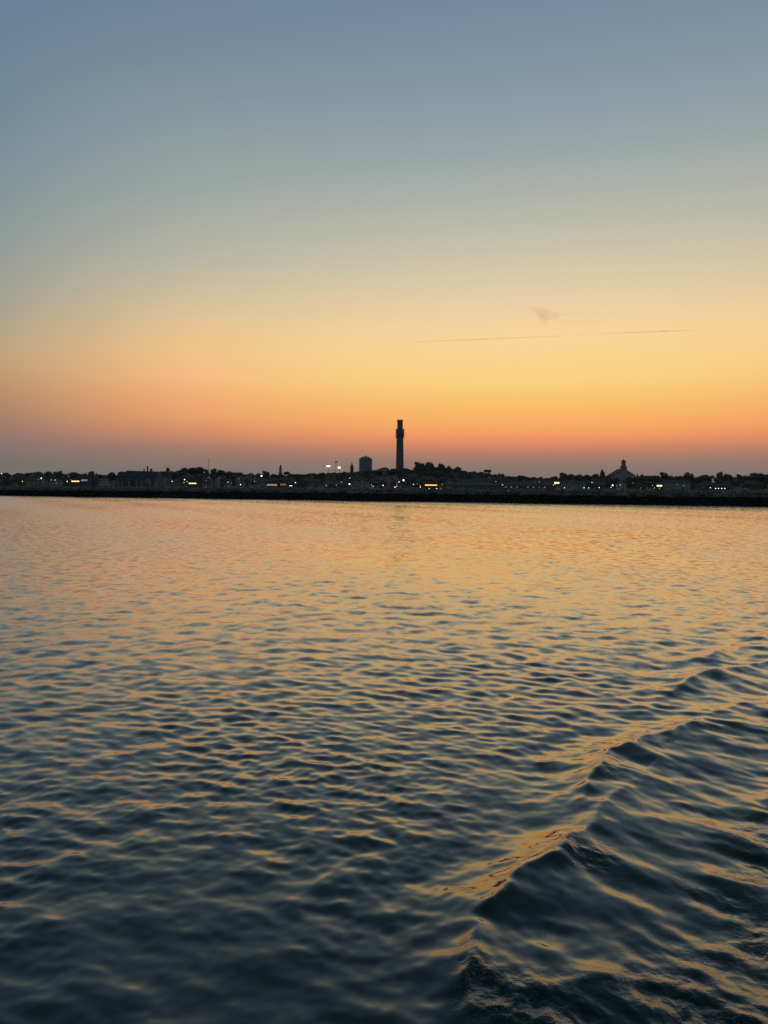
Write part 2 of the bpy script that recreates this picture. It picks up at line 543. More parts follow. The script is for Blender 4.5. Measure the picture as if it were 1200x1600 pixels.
class MB:
    """Collects boxes, prisms, lathes and tubes; build() links them as one mesh object."""

    def __init__(self):
        self.v, self.f = [], []

    def add(self, vs, fs):
        o = len(self.v)
        self.v += [tuple(p) for p in vs]
        self.f += [tuple(i + o for i in f) for f in fs]
        return self

    def box(self, x0, x1, y0, y1, z0, z1):
        return self.add([(x0, y0, z0), (x1, y0, z0), (x1, y1, z0), (x0, y1, z0), (x0, y0, z1), (x1, y0, z1), (x1, y1, z1), (x0, y1, z1)],
                        [(0, 3, 2, 1), (4, 5, 6, 7), (0, 1, 5, 4), (1, 2, 6, 5), (2, 3, 7, 6), (3, 0, 4, 7)])

    def frustum(self, hx0, hy0, z0, hx1, hy1, z1, cx=0, cy=0):
        vs = [(cx + sx * a, cy + sy * b, z) for a, b, z in ((hx0, hy0, z0), (hx1, hy1, z1)) for sx, sy in ((-1, -1), (1, -1), (1, 1), (-1, 1))]
        return self.add(vs, [(0, 3, 2, 1), (4, 5, 6, 7), (0, 1, 5, 4), (1, 2, 6, 5), (2, 3, 7, 6), (3, 0, 4, 7)])

    def lathe(self, prof, n=12, cx=0, cy=0, rot=0):
        vs = [(cx + r * math.cos(rot + 2 * math.pi * i / n), cy + r * math.sin(rot + 2 * math.pi * i / n), z) for r, z in prof for i in range(n)]
        fs = [(k * n + i, k * n + (i + 1) % n, (k + 1) * n + (i + 1) % n, (k + 1) * n + i) for k in range(len(prof) - 1) for i in range(n)]
        fs += [tuple(range(n))[::-1], tuple((len(prof) - 1) * n + i for i in range(n))]
        return self.add(vs, fs)

    def gable(self, x0, x1, y0, y1, z0, z1, axis='x', over=0.0, thick=0.0):
        """Triangular prism; the ridge runs along the axis."""
        if axis == 'x':
            ym = (y0 + y1) / 2
            vs = [(x0, y0, z0), (x0, y1, z0), (x0, ym, z1), (x1, y0, z0), (x1, y1, z0), (x1, ym, z1)]
        else:
            xm = (x0 + x1) / 2
            vs = [(x0, y0, z0), (x1, y0, z0), (xm, y0, z1), (x0, y1, z0), (x1, y1, z0), (xm, y1, z1)]
        return self.add(vs, [(0, 1, 2), (3, 5, 4), (0, 3, 4, 1), (1, 4, 5, 2), (2, 5, 3, 0)])

    def tube(self, a, b, r0, r1=None, n=6):
        r1 = r0 if r1 is None else r1
        a, b = Vector(a), Vector(b)
        d = (b - a).normalized()
        u = d.cross(Vector((0, 0, 1)) if abs(d.z) < .9 else Vector((1, 0, 0))).normalized()
        w = d.cross(u)
        vs = []
        for c, r in ((a, r0), (b, r1)):
            vs += [c + u * (r * math.cos(2 * math.pi * i / n)) + w * (r * math.sin(2 * math.pi * i / n)) for i in range(n)]
        return self.add(vs, [(i, (i + 1) % n, n + (i + 1) % n, n + i) for i in range(n)] + [tuple(range(n))[::-1], tuple(range(n, 2 * n))])

    def ball(self, c, r, n=8, m=5, sz=1.0):
        prof = [(max(1e-3, r * math.sin(math.pi * k / m)), c[2] - r * sz * math.cos(math.pi * k / m)) for k in range(m + 1)]
        return self.lathe(prof, n, c[0], c[1])

    def mesh(self, name, material, smooth_faces=False):
        me = bpy.data.meshes.new(name)
        me.from_pydata(self.v, [], self.f)
        me.materials.append(material)
        if smooth_faces:
            me.polygons.foreach_set('use_smooth', [True] * len(me.polygons))
        bm = bmesh.new()
        bm.from_mesh(me)
        bmesh.ops.recalc_face_normals(bm, faces=bm.faces)
        bm.to_mesh(me)
        bm.free()
        return me

    def build(self, name, material, parent=None, smooth_faces=False):
        return link(name, self.mesh(name, material, smooth_faces), parent)


def link(name, data, parent=None):
    o = bpy.data.objects.new(name, data)
    COL.objects.link(o)
    o.parent = parent
    return o


def thing(name, label, cat, loc=(0, 0, 0), rz=0.0, group=None):
    o = link(name, None)
    o.empty_display_size = 1
    o.location = loc
    o.rotation_euler = (0, 0, rz)
    return tag(o, label, cat, group)


def tag(o, label, cat, group=None):
    o['label'] = label
    o['category'] = cat
    if group:
        o['group'] = group
    return o


def dup(root, kids, label, loc, rz=0.0, scale=(1, 1, 1), group=None):
    r = root.copy()
    COL.objects.link(r)
    r.location, r.rotation_euler, r.scale = loc, (0, 0, rz), scale
    r['label'] = label
    if group:
        r['group'] = group
    for ch in kids[root.name]:
        c = ch.copy()
        COL.objects.link(c)
        c.parent = r
        for g in kids.get(ch.name, ()):
            d = g.copy()
            COL.objects.link(d)
            d.parent = c
    return r


ONES = ['', 'first', 'second', 'third', 'fourth', 'fifth', 'sixth', 'seventh', 'eighth', 'ninth', 'tenth', 'eleventh', 'twelfth', 'thirteenth',
        'fourteenth', 'fifteenth', 'sixteenth', 'seventeenth', 'eighteenth', 'nineteenth']


def ordinal(n):
    if n < 20:
        return ONES[n]
    tens = n // 10
    if n % 10 == 0:
        return {2: 'twentieth', 3: 'thirtieth', 4: 'fortieth', 5: 'fiftieth'}[tens]
    return {2: 'twenty', 3: 'thirty', 4: 'forty', 5: 'fifty'}[tens] + '-' + ONES[n % 10]


def sstep(a, b, v):
    t = min(1, max(0, (v - a) / (b - a)))
    return t * t * (3 - 2 * t)


# ------------------------------------------------------------------ land
def shore(x):
    return 772 + 12 * math.sin(x / 95) + 5 * math.sin(x / 31 + 1)


def ground_z(x, y):
    ys = shore(x)
    z = -1.4 + 3.0 * sstep(ys - 14, ys + 6, y)
    z += 9.0 * sstep(805, 1020, y)
    z += 12.0 * math.exp(-((x - 40) / 120) ** 2 - ((y - 1115) / 95) ** 2)
    z += 3.5 * math.exp(-((x + 280) / 90) ** 2 - ((y - 1050) / 90) ** 2)
    z -= 4.0 * sstep(1300, 2200, y)
    z += 0.4 * math.sin(x / 17) * math.sin(y / 23) * sstep(ys, ys + 60, y)
    return z


def build_land():
    xs = list(range(-760, 761, 19))
    xs = [-3600, -2600, -1900, -1400, -1050] + xs + [1050, 1400, 1900, 2600, 3600]
    ys = list(range(744, 1300, 12)) + [1330, 1400, 1500, 1700, 2000, 2500, 3200, 4000]
    v = [(x, y, ground_z(max(-900, min(900, x)), y)) for y in ys for x in xs]
    n = len(xs)
    f = [(j * n + i, j * n + i + 1, (j + 1) * n + i + 1, (j + 1) * n + i) for j in range(len(ys) - 1) for i in range(n - 1)]
    mb = MB().add(v, f)
    m = mat('shore_ground', (0.06, 0.065, 0.05), var=0.5, scale=0.05)
    o = mb.build('ground', m, None, True)
    o['kind'] = 'structure'


build_land()


# ------------------------------------------------------------------ breakwater
def build_breakwater():
    A = Vector((-134, 268, 0))
    B = Vector((85, 170, 0))
    d = (B - A).normalized()
    nrm = Vector((-d.y, d.x, 0))
    if nrm.y > 0:
        nrm = -nrm                                   # towards the boat
    s0, s1 = -230.0, (B - A).length + 150.0
    root = thing('breakwater', 'long low rubble stone breakwater, dark and wet below its grey top', 'breakwater', A, math.atan2(d.y, d.x))
    # local frame: x along the wall, y away from the boat, waterline of the near side at y = 0

    def crest(s):
        return 3.22 + 0.0010 * s + 0.10 * math.sin(s / 7.3) + 0.08 * math.sin(s / 2.9 + 1)

    rockm = bpy.data.materials.new('armour_stone')
    rockm.use_nodes = True
    t = rockm.node_tree
    b = t.nodes['Principled BSDF']
    b.inputs['Roughness'].default_value = 0.8
    b.inputs['Specular IOR Level'].default_value = 0.2
    g = N(t, 'ShaderNodeNewGeometry')
    sp = N(t, 'ShaderNodeSeparateXYZ')
    t.links.new(g.outputs['Position'], sp.inputs[0])
    n1 = N(t, 'ShaderNodeTexNoise')
    n1.inputs['Scale'].default_value = 0.5
    n1.inputs['Detail'].default_value = 5
    t.links.new(g.outputs['Position'], n1.inputs['Vector'])
    stone = ramp(t, n1.outputs['Fac'], [(0.3, (0.075, 0.075, 0.072, 1)), (0.7, (0.21, 0.21, 0.205, 1))])
    # the tide has left weed on every stone below the high-water line
    h = math_node(t, 'ADD', sp.outputs[2], math_node(t, 'MULTIPLY', math_node(t, 'SUBTRACT', n1.outputs['Fac'], 0.5), 0.9))
    wet = math_node(t, 'MULTIPLY', math_node(t, 'SUBTRACT', 2.3, h), 2.2, clamp=True)
    t.links.new(mix(t, wet, stone, (0.012, 0.013, 0.010, 1)), b.inputs['Base Color'])

    core = MB()
    step = 6.0
    ns = int((s1 - s0) / step)
    vs, fs = [], []
    for i in range(ns + 1):
        s = s0 + i * step
        c = crest(s) - 0.55
        vs += [(s, -0.6, -2.0), (s, 0.3, -0.3), (s, 4.0, c), (s, 7.0, c), (s, 11.5, -2.0)]
    for i in range(ns):
        for j in range(4):
            fs.append((i * 5 + j, (i + 1) * 5 + j, (i + 1) * 5 + j + 1, i * 5 + j + 1))
    fs += [(0, 1, 2, 3, 4), tuple(ns * 5 + j for j in (4, 3, 2, 1, 0))]
    core.add(vs, fs)
    core.build('core', rockm, root)

    rng = np.random.default_rng(3)
    protos = []
    for k in range(8):
        bm = bmesh.new()
        bmesh.ops.create_icosphere(bm, subdivisions=1 if k < 5 else 2, radius=1)
        for v in bm.verts:
            q = v.co.copy()
            cut = [0.62 + 0.3 * ((k * 7 + i * 3) % 5) / 5 for i in range(6)]
            q.x = max(-cut[0], min(cut[1], q.x))
            q.y = max(-cut[2], min(cut[3], q.y))
            q.z = max(-cut[4], min(cut[5], q.z))
            v.co = q * float(rng.uniform(0.88, 1.12))
        bm.normal_update()
        me = bpy.data.meshes.new('stone')
        bm.to_mesh(me)
        bm.free()
        me.materials.append(rockm)
        protos.append(me)
    pv = [np.array([v.co[:] for v in p.vertices]) for p in protos]
    pf = [[tuple(q.vertices) for q in p.polygons] for p in protos]
    allv, allf, off = [], [], 0
    single = 0
    s = s0
    rows = [(0.0, -0.15), (1.0, 0.55), (1.9, 1.2), (2.8, 1.9), (3.7, 2.6), (4.7, 2.95), (6.0, 3.0), (7.4, 2.7)]
    for ri, (yy, zz) in enumerate(rows):
        s = s0 + rng.uniform(0, 1)
        while s < s1:
            r = float(rng.uniform(0.55, 0.95))
            k = int(rng.integers(0, 8))
            y = yy + rng.uniform(-.3, .3)
            z = zz * crest(s) / 3.2 + rng.uniform(-.2, .2) - 0.25
            e = (rng.uniform(-.5, .5), rng.uniform(-.5, .5), rng.uniform(0, 6.28))
            sc3 = (r * rng.uniform(.9, 1.4), r * rng.uniform(.8, 1.1), r * rng.uniform(.6, .9))
            M = Matrix.LocRotScale(Vector((s, y, z)), __import__('mathutils').Euler(e), Vector(sc3))
            seen_large = 175 < s < 246 and ri in (3, 4, 5) and single < 290
            if seen_large:
                o = link('stone', protos[k], root)
                o.matrix_local = M
                single += 1
            else:
                a = np.array(M)
                allv.append(pv[k] @ a[:3, :3].T + a[:3, 3])
                allf += [tuple(i + off for i in f) for f in pf[k]]
                off += len(pv[k])
            s += r * 1.75
    me = bpy.data.meshes.new('rubble')
    me.from_pydata(np.vstack(allv).tolist(), [], allf)
    me.materials.append(rockm)
    o = link('rubble', me, root)
    o['kind'] = 'stuff'


build_breakwater()

# ------------------------------------------------------------------ monument tower
YT = 1110.0
PXM = YT / F                       # metres per photo pixel at the tower


def monument():
    base = at(624.6, 735, YT)
    gz = 21.0
    top = at(625, 655.5, YT).z - gz
    root = thing('granite_tower', 'tall square granite monument tower with battlemented gallery and belfry on the hill', 'tower',
                 (base.x, YT, gz - 0.5), R(7))
    k = PXM * 0.94
    zof = lambda py: at(625, py, YT).z - gz
    z_g0, z_g1 = zof(682), zof(669.8)            # gallery
    z_b1 = zof(658.8)                            # belfry top
    sb, st = 5.6 * k, 4.9 * k
    m = MB()
    m.frustum(sb * 1.35, sb * 1.35, -3, sb * 1.3, sb * 1.3, 5)
    m.frustum(sb * 1.3, sb * 1.3, 5, sb * 1.06, sb * 1.06, 7)
    m.build('plinth', GRANITE, root)
    MB().frustum(sb * 1.03, sb * 1.03, 7, st, st, z_g0 + 1.4).build('shaft', GRANITE, root)
    # string courses and slit windows up the shaft
    for i in range(6):
        z = 7 + (z_g0 - 7) * (i + 0.5) / 6
        h = sb * 1.03 + (st - sb * 1.03) * (z - 7) / (z_g0 - 7)
        for sx, sy in ((0, -1), (0, 1), (1, 0), (-1, 0)):
            w = MB()
            if sy:
                w.box(-0.35, 0.35, sy * h - 0.12, sy * h + 0.12, z - 1.3, z + 1.3)
            else:
                w.box(sx * h - 0.12, sx * h + 0.12, -0.35, 0.35, z - 1.3, z + 1.3)
            w.build('slit_window', GLASS, root)
    g = 6.2 * k
    # corbels carrying the gallery
    for side in range(4):
        for i in range(5):
            c = MB()
            x = -g * 0.86 + i * g * 0.43
            c.add([(x - .38, -st + .2, z_g0 - 2.6), (x + .38, -st + .2, z_g0 - 2.6), (x - .38, -g, z_g0 + 1.2), (x + .38, -g, z_g0 + 1.2),
                   (x - .38, -st + .2, z_g0 + 1.2), (x + .38, -st + .2, z_g0 + 1.2)],
                  [(0, 1, 3, 2), (2, 3, 5, 4), (0, 2, 4), (1, 5, 3), (0, 4, 5, 1)])
            o = c.build('corbel', GRANITE, root)
            o.rotation_euler = (0, 0, side * math.pi / 2)
    gm = MB().frustum(g, g, z_g0 + 1.2, g * 1.0, g * 1.0, z_g1 - 2.2)
    gal = gm.build('gallery', GRANITE, root)
    for side in range(4):
        for i in range(5):
            x = -g * 0.86 + i * g * 0.43
            o = MB().box(x - g * .12, x + g * .12, -g, -g + 0.8, z_g1 - 2.2, z_g1).build('merlon', GRANITE, gal)
            o.rotation_euler = (0, 0, side * math.pi / 2)
        for i in range(4):
            x = -g * 0.645 + i * g * 0.43
            o = MB().box(x - .5, x + .5, -g - 0.06, -g + .3, z_g0 + 2.2, z_g0 + 4.8).build('arch_opening', GLASS, gal)
            o.rotation_euler = (0, 0, side * math.pi / 2)
    b = 4.0 * k
    bel = MB()
    zb0 = z_g1 - 2.2
    # belfry: four corner piers round a dark arched opening, then a solid band
    for sx in (-1, 1):
        for sy in (-1, 1):
            bel.box(sx * b - sx * 1.5 if sx > 0 else -b, b if sx > 0 else -b + 1.5, b - 1.5 if sy > 0 else -b, b if sy > 0 else -b + 1.5, zb0, z_b1 - 3.0)
    bel.box(-b, b, -b, b, z_b1 - 3.0, z_b1)
    bel.box(-b, b, -b, b, zb0 - .5, zb0 + 2.4)
    bel.box(-b + 1.0, b - 1.0, -b + 1.0, b - 1.0, zb0 + 2.4, z_b1 - 3.0)
    bo = bel.build('belfry', GRANITE, root)
    cr = 4.45 * k
    cm = MB().frustum(b, b, z_b1, cr, cr, z_b1 + 1.3)
    cm.box(-cr, cr, -cr, cr, z_b1 + 1.3, top - 1.9)
    crown = cm.build('crown', GRANITE, root)
    for side in range(4):
        for i in range(3):
            x = -cr * 0.73 + i * cr * 0.73
            o = MB().box(x - cr * .27, x + cr * .27, -cr, -cr + 0.8, top - 1.9, top).build('merlon', GRANITE, crown)
            o.rotation_euler = (0, 0, side * math.pi / 2)


monument()


# ------------------------------------------------------------------ water tank
def water_tank():
    Y = 1190.0
    p0, p1 = at(561.2, 730, Y), at(581.3, 730, Y)
    cx, r = (p0.x + p1.x) / 2, (p1.x - p0.x) / 2
    zt = at(571, 717.5, Y).z
    za = at(571, 712.8, Y).z
    gz = ground_z(cx, Y)
    root = thing('water_tank', 'large pale cylindrical water tank with low conical roof left of the granite tower', 'water tank', (cx, Y, gz))
    MB().lathe([(r * .97, -3), (r * .97, zt - gz)], 40).build('shell', TANKM, root, False)
    MB().lathe([(r * 1.05, zt - gz), (r * 1.05, zt - gz + .5), (r * .55, (zt + za) / 2 - gz + 1.2), (0.9, za - gz), (0.01, za - gz + .1)], 40).build('roof', TANKM, root)
    MB().lathe([(0.7, za - gz), (0.7, za - gz + 1.0), (0.1, za - gz + 1.8)], 10).build('vent', STEEL, root)
    for i in range(20):
        a = 2 * math.pi * i / 20
        MB().tube((r * .985 * math.cos(a), r * .985 * math.sin(a), -2), (r * .985 * math.cos(a), r * .985 * math.sin(a), zt - gz), 0.22, n=5).build('rib', TANKM, root)
    for z in (0.3, 0.65):
        MB().lathe([(r * .98, (zt - gz) * z), (r * 1.0, (zt - gz) * z + .15), (r * .98, (zt - gz) * z + .3)], 40).build('ring', TANKM, root)


water_tank()

OCC = []                            # (x, y, radius) of ground already built on


def occupy(x, y, r):
    OCC.append((x, y, r))


def free(x, y, r):
    return all((x - a) ** 2 + (y - b) ** 2 > (r + c) ** 2 for a, b, c in OCC)


occupy(at(625, 735, YT).x, YT, 14)
occupy(at(571, 735, 1190).x, 1190, 16)


def window_row(parent, xs, y, z, w, h, material=GLASS):
    for x in xs:
        o = MB().box(x - w / 2 - .1, x + w / 2 + .1, y - .05, y + .05, z - h / 2 - .1, z + h / 2 + .1).build('window', WHITE, parent)
        MB().box(x - w / 2, x + w / 2, y - .09, y + .02, z - h / 2, z + h / 2).build('pane', material, o)


# ------------------------------------------------------------------ landmark buildings of the skyline
def steeple_hall():
    Y = 930.0
    p = at(438.3, 745, Y)
    gz = ground_z(p.x, Y)
    k = Y / F
    root = thing('steeple_hall', 'pale hall with a stepped white steeple standing above the left rooftops', 'hall', (p.x, Y, gz), R(3))
    zof = lambda py: at(438.3, py, Y).z - gz
    ze = zof(747)
    MB().box(-8, 8, -6, 14, -2, ze).build('wall', WHITE, root)
    MB().gable(-8.7, 8.7, -6.7, 14.7, ze, ze + 5.5, 'y').build('roof', ROOFD, root)
    window_row(root, [-5.2, -1.8, 1.8, 5.2], -6.0, ze * .45, 1.3, 2.6)
    window_row(root, [-5.2, -1.8, 1.8, 5.2], -6.0, ze * .8, 1.3, 1.8)
    MB().box(-.9, .9, -6.12, -5.95, -1, 2.4).build('door', TIMBER, root)
    m = MB().box(-2.6 * k, 2.6 * k, -2.6 * k, 2.6 * k, ze, zof(738.5))
    m.box(-3.0 * k, 3.0 * k, -3.0 * k, 3.0 * k, zof(738.5), zof(738))
    st = m.build('steeple', WHITE, root)
    MB().lathe([(2.3 * k, zof(738)), (2.2 * k, zof(732.5)), (2.7 * k, zof(732.2)), (2.7 * k, zof(731.7))], 8, rot=R(22.5)).build('belfry', WHITE, st)
    MB().lathe([(1.5 * k, zof(731.7)), (1.4 * k, zof(729)), (1.7 * k, zof(728.8)), (1.0 * k, zof(727.6)), (.25 * k, zof(726)), (.12 * k, zof(723.8))], 8).build('spire', SLATE, st)
    for s in (-1, 1):
        MB().box(s * 1.1 * k - .5, s * 1.1 * k + .5, -2.66 * k, -2.5 * k, zof(744), zof(741)).build('louvre', GLASS, st)
    occupy(p.x, Y + 4, 13)


def spire_church():
    Y = 1000.0
    p = at(549.8, 745, Y)
    gz = ground_z(p.x, Y)
    k = Y / F
    zof = lambda py: at(549.8, py, Y).z - gz
    root = thing('spire_church', 'dark church with a slender pointed spire left of the water tank', 'church', (p.x, Y, gz), R(-6))
    ze = zof(744)
    MB().box(-7, 11, -6, 12, -2, ze).build('wall', SHINGLE, root)
    MB().gable(-7.6, 11.6, -6.6, 12.6, ze, zof(738), 'x').build('roof', ROOFD, root)
    st = MB().box(-2.4 * k, 2.4 * k, -2.4 * k, 2.4 * k, 0, zof(731)).build('steeple', SHINGLE, root)
    MB().box(-2.75 * k, 2.75 * k, -2.75 * k, 2.75 * k, zof(731), zof(730.3)).build('cornice', SHINGLE, st)
    MB().frustum(2.1 * k, 2.1 * k, zof(730.3), .12 * k, .12 * k, zof(721.5)).build('spire', SLATE, st)
    for sx in (-1, 1):
        for sy in (-1, 1):
            MB().frustum(.35, .35, zof(730.3), .05, .05, zof(728), sx * 2.1 * k, sy * 2.1 * k).build('pinnacle', SLATE, st)
    MB().box(-.7, .7, -2.5 * k, -2.3 * k, zof(736), zof(732.5)).build('louvre', GLASS, st)
    window_row(root, [-4.5, 4.5, 8.0], -6.0, ze * .5, 1.2, 3.2)
    occupy(p.x, Y + 3, 13)


def cupola_church():
    Y = 880.0
    p = at(973.3, 745, Y)
    gz = ground_z(p.x, Y)
    k = Y / F
    zof = lambda py: at(973.3, py, Y).z - gz
    root = thing('cupola_church', 'pale gabled church with a tall two-stage bell tower at the right', 'church', (p.x, Y, gz), R(-4))
    ze = zof(743.5)
    hw = 17.0 * k
    m = MB().box(-hw, hw * 1.02, -5, 26, -2, ze)
    m.gable(-hw, hw * 1.02, -5, 26, ze, zof(733), 'y')
    m.build('wall', WHITE, root)
    rf = MB()
    for s in (-1, 1):
        e = s * (hw + 1.0)
        rf.add([(e, -6, ze - .6), (0.15, -6, zof(732.4)), (0.15, 27, zof(732.4)), (e, 27, ze - .6), (e, -6, ze - .1), (0.15, -6, zof(731.9)), (0.15, 27, zof(731.9)), (e, 27, ze - .1)],
               [(0, 1, 2, 3), (4, 7, 6, 5), (0, 4, 5, 1), (1, 5, 6, 2), (2, 6, 7, 3), (3, 7, 4, 0)])
    rf.build('roof', ROOFD, root)
    tw = MB().box(-4.0 * k, 4.0 * k, -4.6 - 0.8, -4.6 + 8 * k, ze * .3, zof(729.3)).build('bell_tower', WHITE, root)
    MB().box(-4.6 * k, 4.6 * k, -6.0, -4.2 + 8.2 * k, zof(729.3), zof(728.5)).build('cornice', SHINGLE, tw)
    cy = -5 + 4 * k
    MB().lathe([(3.5 * k, zof(728.5)), (3.3 * k, zof(721))], 8, 0, cy, R(22.5)).build('belfry', WHITE, tw)
    for i in range(8):
        a = 2 * math.pi * i / 8
        o = MB().box(-.55, .55, -3.25 * k, -3.1 * k, zof(727), zof(722.5)).build('louvre', GLASS, tw)
        o.location = (0, cy, 0)
        o.rotation_euler = (0, 0, a)
    MB().lathe([(3.8 * k, zof(721)), (3.8 * k, zof(720.3)), (2.6 * k, zof(719.5)), (1.0 * k, zof(719)), (.3 * k, zof(718)), (.1 * k, zof(715.8))], 8, 0, cy, R(22.5)).build('cap', SLATE, tw)
    window_row(root, [-10, -6, 6, 10], -5.0, ze * .45, 1.4, 3.4)
    MB().box(-1.1, 1.1, -5.56, -5.3, -1, 3.0).build('door', TIMBER, root)
    occupy(p.x, Y + 8, 22)


def hill_museum():
    Y = 1085.0
    p = at(599.5, 735, Y)
    gz = ground_z(p.x, Y)
    root = thing('hill_museum', 'low pale hip-roofed building on the hill beside the granite tower', 'building', (p.x, Y, gz), R(8))
    z = at(599.5, 733.2, Y).z - gz
    z1 = at(599.5, 730.4, Y).z - gz
    MB().box(-7, 7, -5, 5, -3, z).build('wall', WHITE, root)
    rf = MB().add([(-7.7, -5.7, z), (7.7, -5.7, z), (7.7, 5.7, z), (-7.7, 5.7, z), (-1.2, 0, z1), (4.2, 0, z1)],
                  [(0, 3, 2, 1), (0, 1, 5, 4), (1, 2, 5), (2, 3, 4, 5), (3, 0, 4)]).build('roof', ROOFG, root)
    MB().box(2.6, 3.6, -.5, .5, z1 - .8, z1 + 1.0).build('chimney', BRICK, rf)
    window_row(root, [-5, -2.5, 2.5, 5], -5.0, z * .6, 1.1, 1.6)
    occupy(p.x, Y, 10)


def cupola_house():
    Y = 900.0
    p = at(258, 745, Y)
    gz = ground_z(p.x, Y)
    k = Y / F
    zof = lambda py: at(258, py, Y).z - gz
    root = thing('cupola_house', 'shingled house with a pointed roof cupola right of the wharf shed', 'house', (p.x, Y, gz), R(5))
    ze = zof(741)
    MB().box(-6, 6, -5, 6, -2, ze).build('wall', SHINGLE, root)
    rf = MB().gable(-6.6, 6.6, -5.6, 6.6, ze, zof(736.5), 'x').build('roof', ROOFD, root)
    cx = 4.2 * k
    MB().box(cx - 1.9, cx + 1.9, -1.4, 2.4, ze, zof(734.5)).build('cupola', SHINGLE, rf)
    MB().frustum(2.4, 2.4, zof(734.5), .1, .1, zof(729.5), cx, .5).build('cupola_roof', ROOFD, rf)
    window_row(root, [-4, -1.3, 1.3, 4], -5.0, ze * .7, 1.0, 1.5)
    window_row(root, [-4, -1.3, 1.3, 4], -5.0, ze * .35, 1.0, 1.5)
    occupy(p.x, Y, 10)


for f in (steeple_hall, spire_church, cupola_church, hill_museum, cupola_house):
    f()


# ------------------------------------------------------------------ wharves and waterfront sheds
def wharf(px0, px1, Y, z, label, depth=14):
    x0, x1 = at(px0, 760, Y).x, at(px1, 760, Y).x
    root = thing('wharf', label, 'wharf', ((x0 + x1) / 2, Y, 0))
    h = (x1 - x0) / 2
    MB().box(-h, h, 0, depth, z - .4, z).build('deck', TIMBER, root)
    MB().box(-h, h, -.25, 0, z - .75, z + .12).build('fender_beam', TIMBER, root)
    n = max(4, int(2 * h / 9))
    for i in range(n + 1):
        x = -h + .3 + (2 * h - .6) * i / n
        MB().tube((x, .4, -2.5), (x, .4, z + 1.0 + .25 * (i % 3)), .24, .2, 7).build('pile', TIMBER, root)
    return root


wharf(140, 275, 712, 1.7, 'timber wharf on piles carrying the big dark shed', 40)
wharf(285, 945, 640, 1.7, 'long timber pier on piles behind the middle of the breakwater')
wharf(995, 1175, 650, 1.7, 'short timber pier on piles behind the right end of the breakwater')


def wharf_shed():
    Y = 722.0
    k = Y / F
    cx = at(214, 750, Y).x
    zof = lambda py: at(214, py, Y).z
    root = thing('wharf_shed', 'big dark wharf building with low roof, chimneys and pale lean-to at the left', 'shed', (cx, Y, 0))
    X = lambda px: (px - 214) * k
    MB().box(X(181), X(246), 0, 22, 1.7, zof(744.5)).build('wall', SHINGLE, root)
    rf = MB().add([(X(180), -.8, zof(744.5)), (X(247), -.8, zof(744.5)), (X(247), 22.8, zof(744.5)), (X(180), 22.8, zof(744.5)),
                   (X(194), 9, zof(735.2)), (X(241), 9, zof(736.2)), (X(241), 14, zof(736.2)), (X(194), 14, zof(735.2))],
                  [(0, 3, 2, 1), (4, 5, 6, 7), (0, 1, 5, 4), (1, 2, 6, 5), (2, 3, 7, 6), (3, 0, 4, 7)]).build('roof', ROOFD, root)
    for px, top, w in ((219.5, 732, .45), (225, 727.7, .55), (230.7, 731.7, .8)):
        MB().box(X(px) - w, X(px) + w, 10.5, 10.5 + 2 * w, zof(737.5), zof(top)).build('chimney', BRICK, rf)
    MB().box(X(215.5), X(246.5), -5, -.05, 1.7, zof(745.4)).build('lean_to', BLUEWALL, root)
    for a, b in ((217, 221), (223, 227), (231, 235), (239, 243)):
        MB().box(X(a), X(b), -5.1, -4.95, zof(753.5), zof(748)).build('shed_door', WHITE if a == 231 else SHINGLE, root)
    for px in (181.5, 188, 194.5, 205, 216, 225, 237.5, 245.5):
        MB().box(X(px) - .55, X(px) + .55, -6.2, -5.2, .2, zof(751.5)).build('pillar', WHITE, root)
    window_row(root, [X(q) for q in (184, 190, 198, 203, 209)], 0, zof(748.5), 1.1, 1.4)


wharf_shed()


def long_shed(px0, px1, py_eave, py_ridge, Y, label, wallm, roofm, litrow=None):
    k = Y / F
    pc = (px0 + px1) / 2
    cx = at(pc, 758, Y).x
    base = 1.7 if Y < 760 else ground_z(cx, Y)
    zof = lambda py: at(pc, py, Y).z - base
    h = (px1 - px0) / 2 * k
    root = thing('waterfront_building', label, 'building', (cx, Y, base))
    ze, zr = zof(py_eave), zof(py_ridge)
    MB().box(-h, h, 0, 12, -1, ze).build('wall', wallm, root)
    MB().gable(-h - .6, h + .6, -.7, 12.7, ze, zr, 'x').build('roof', roofm, root)
    n = max(3, int(2 * h / 4.5))
    for i in range(n):
        x = -h + (i + .5) * 2 * h / n
        lit = litrow and i % litrow == 0
        window_row(root, [x], 0.0, ze * .55, 1.2, 1.0, DIMWIN if lit and (i * 7) % 5 != 1 else GLASS)
    for x in (-h * .5, h * .4):
        MB().box(x - 1, x + 1, -.1, 0.03, -1, min(ze * .8, 2.1)).build('door', TIMBER, root)
    if Y > 760:
        occupy(cx - h * .5, Y + 6, max(8, h * .55))
        occupy(cx + h * .5, Y + 6, max(8, h * .55))
    return root


long_shed(690, 782, 758, 754.5, 652, 'long pale pier building with a light roof right of the orange lit strip', BLUEWALL, ROOFG)
long_shed(786, 864, 758.5, 753.8, 652, 'long grey pier building with a row of small lit windows', BLUEWALL, ROOFG, 1)
long_shed(505, 540, 757, 753, 652, 'low dark pier building under the floodlights', SHINGLE, ROOFG, 4)
long_shed(1095, 1140, 759.5, 755, 655, 'low dark building on the right pier behind four lamps in a row', SHINGLE, ROOFD)
long_shed(880, 915, 756, 751, 790, 'pale gabled building on the shore left of the cupola church', WHITE, ROOFG)
long_shed(1040, 1078, 755, 750, 795, 'pale low building on the shore between the two right piers', WHITE, ROOFG)


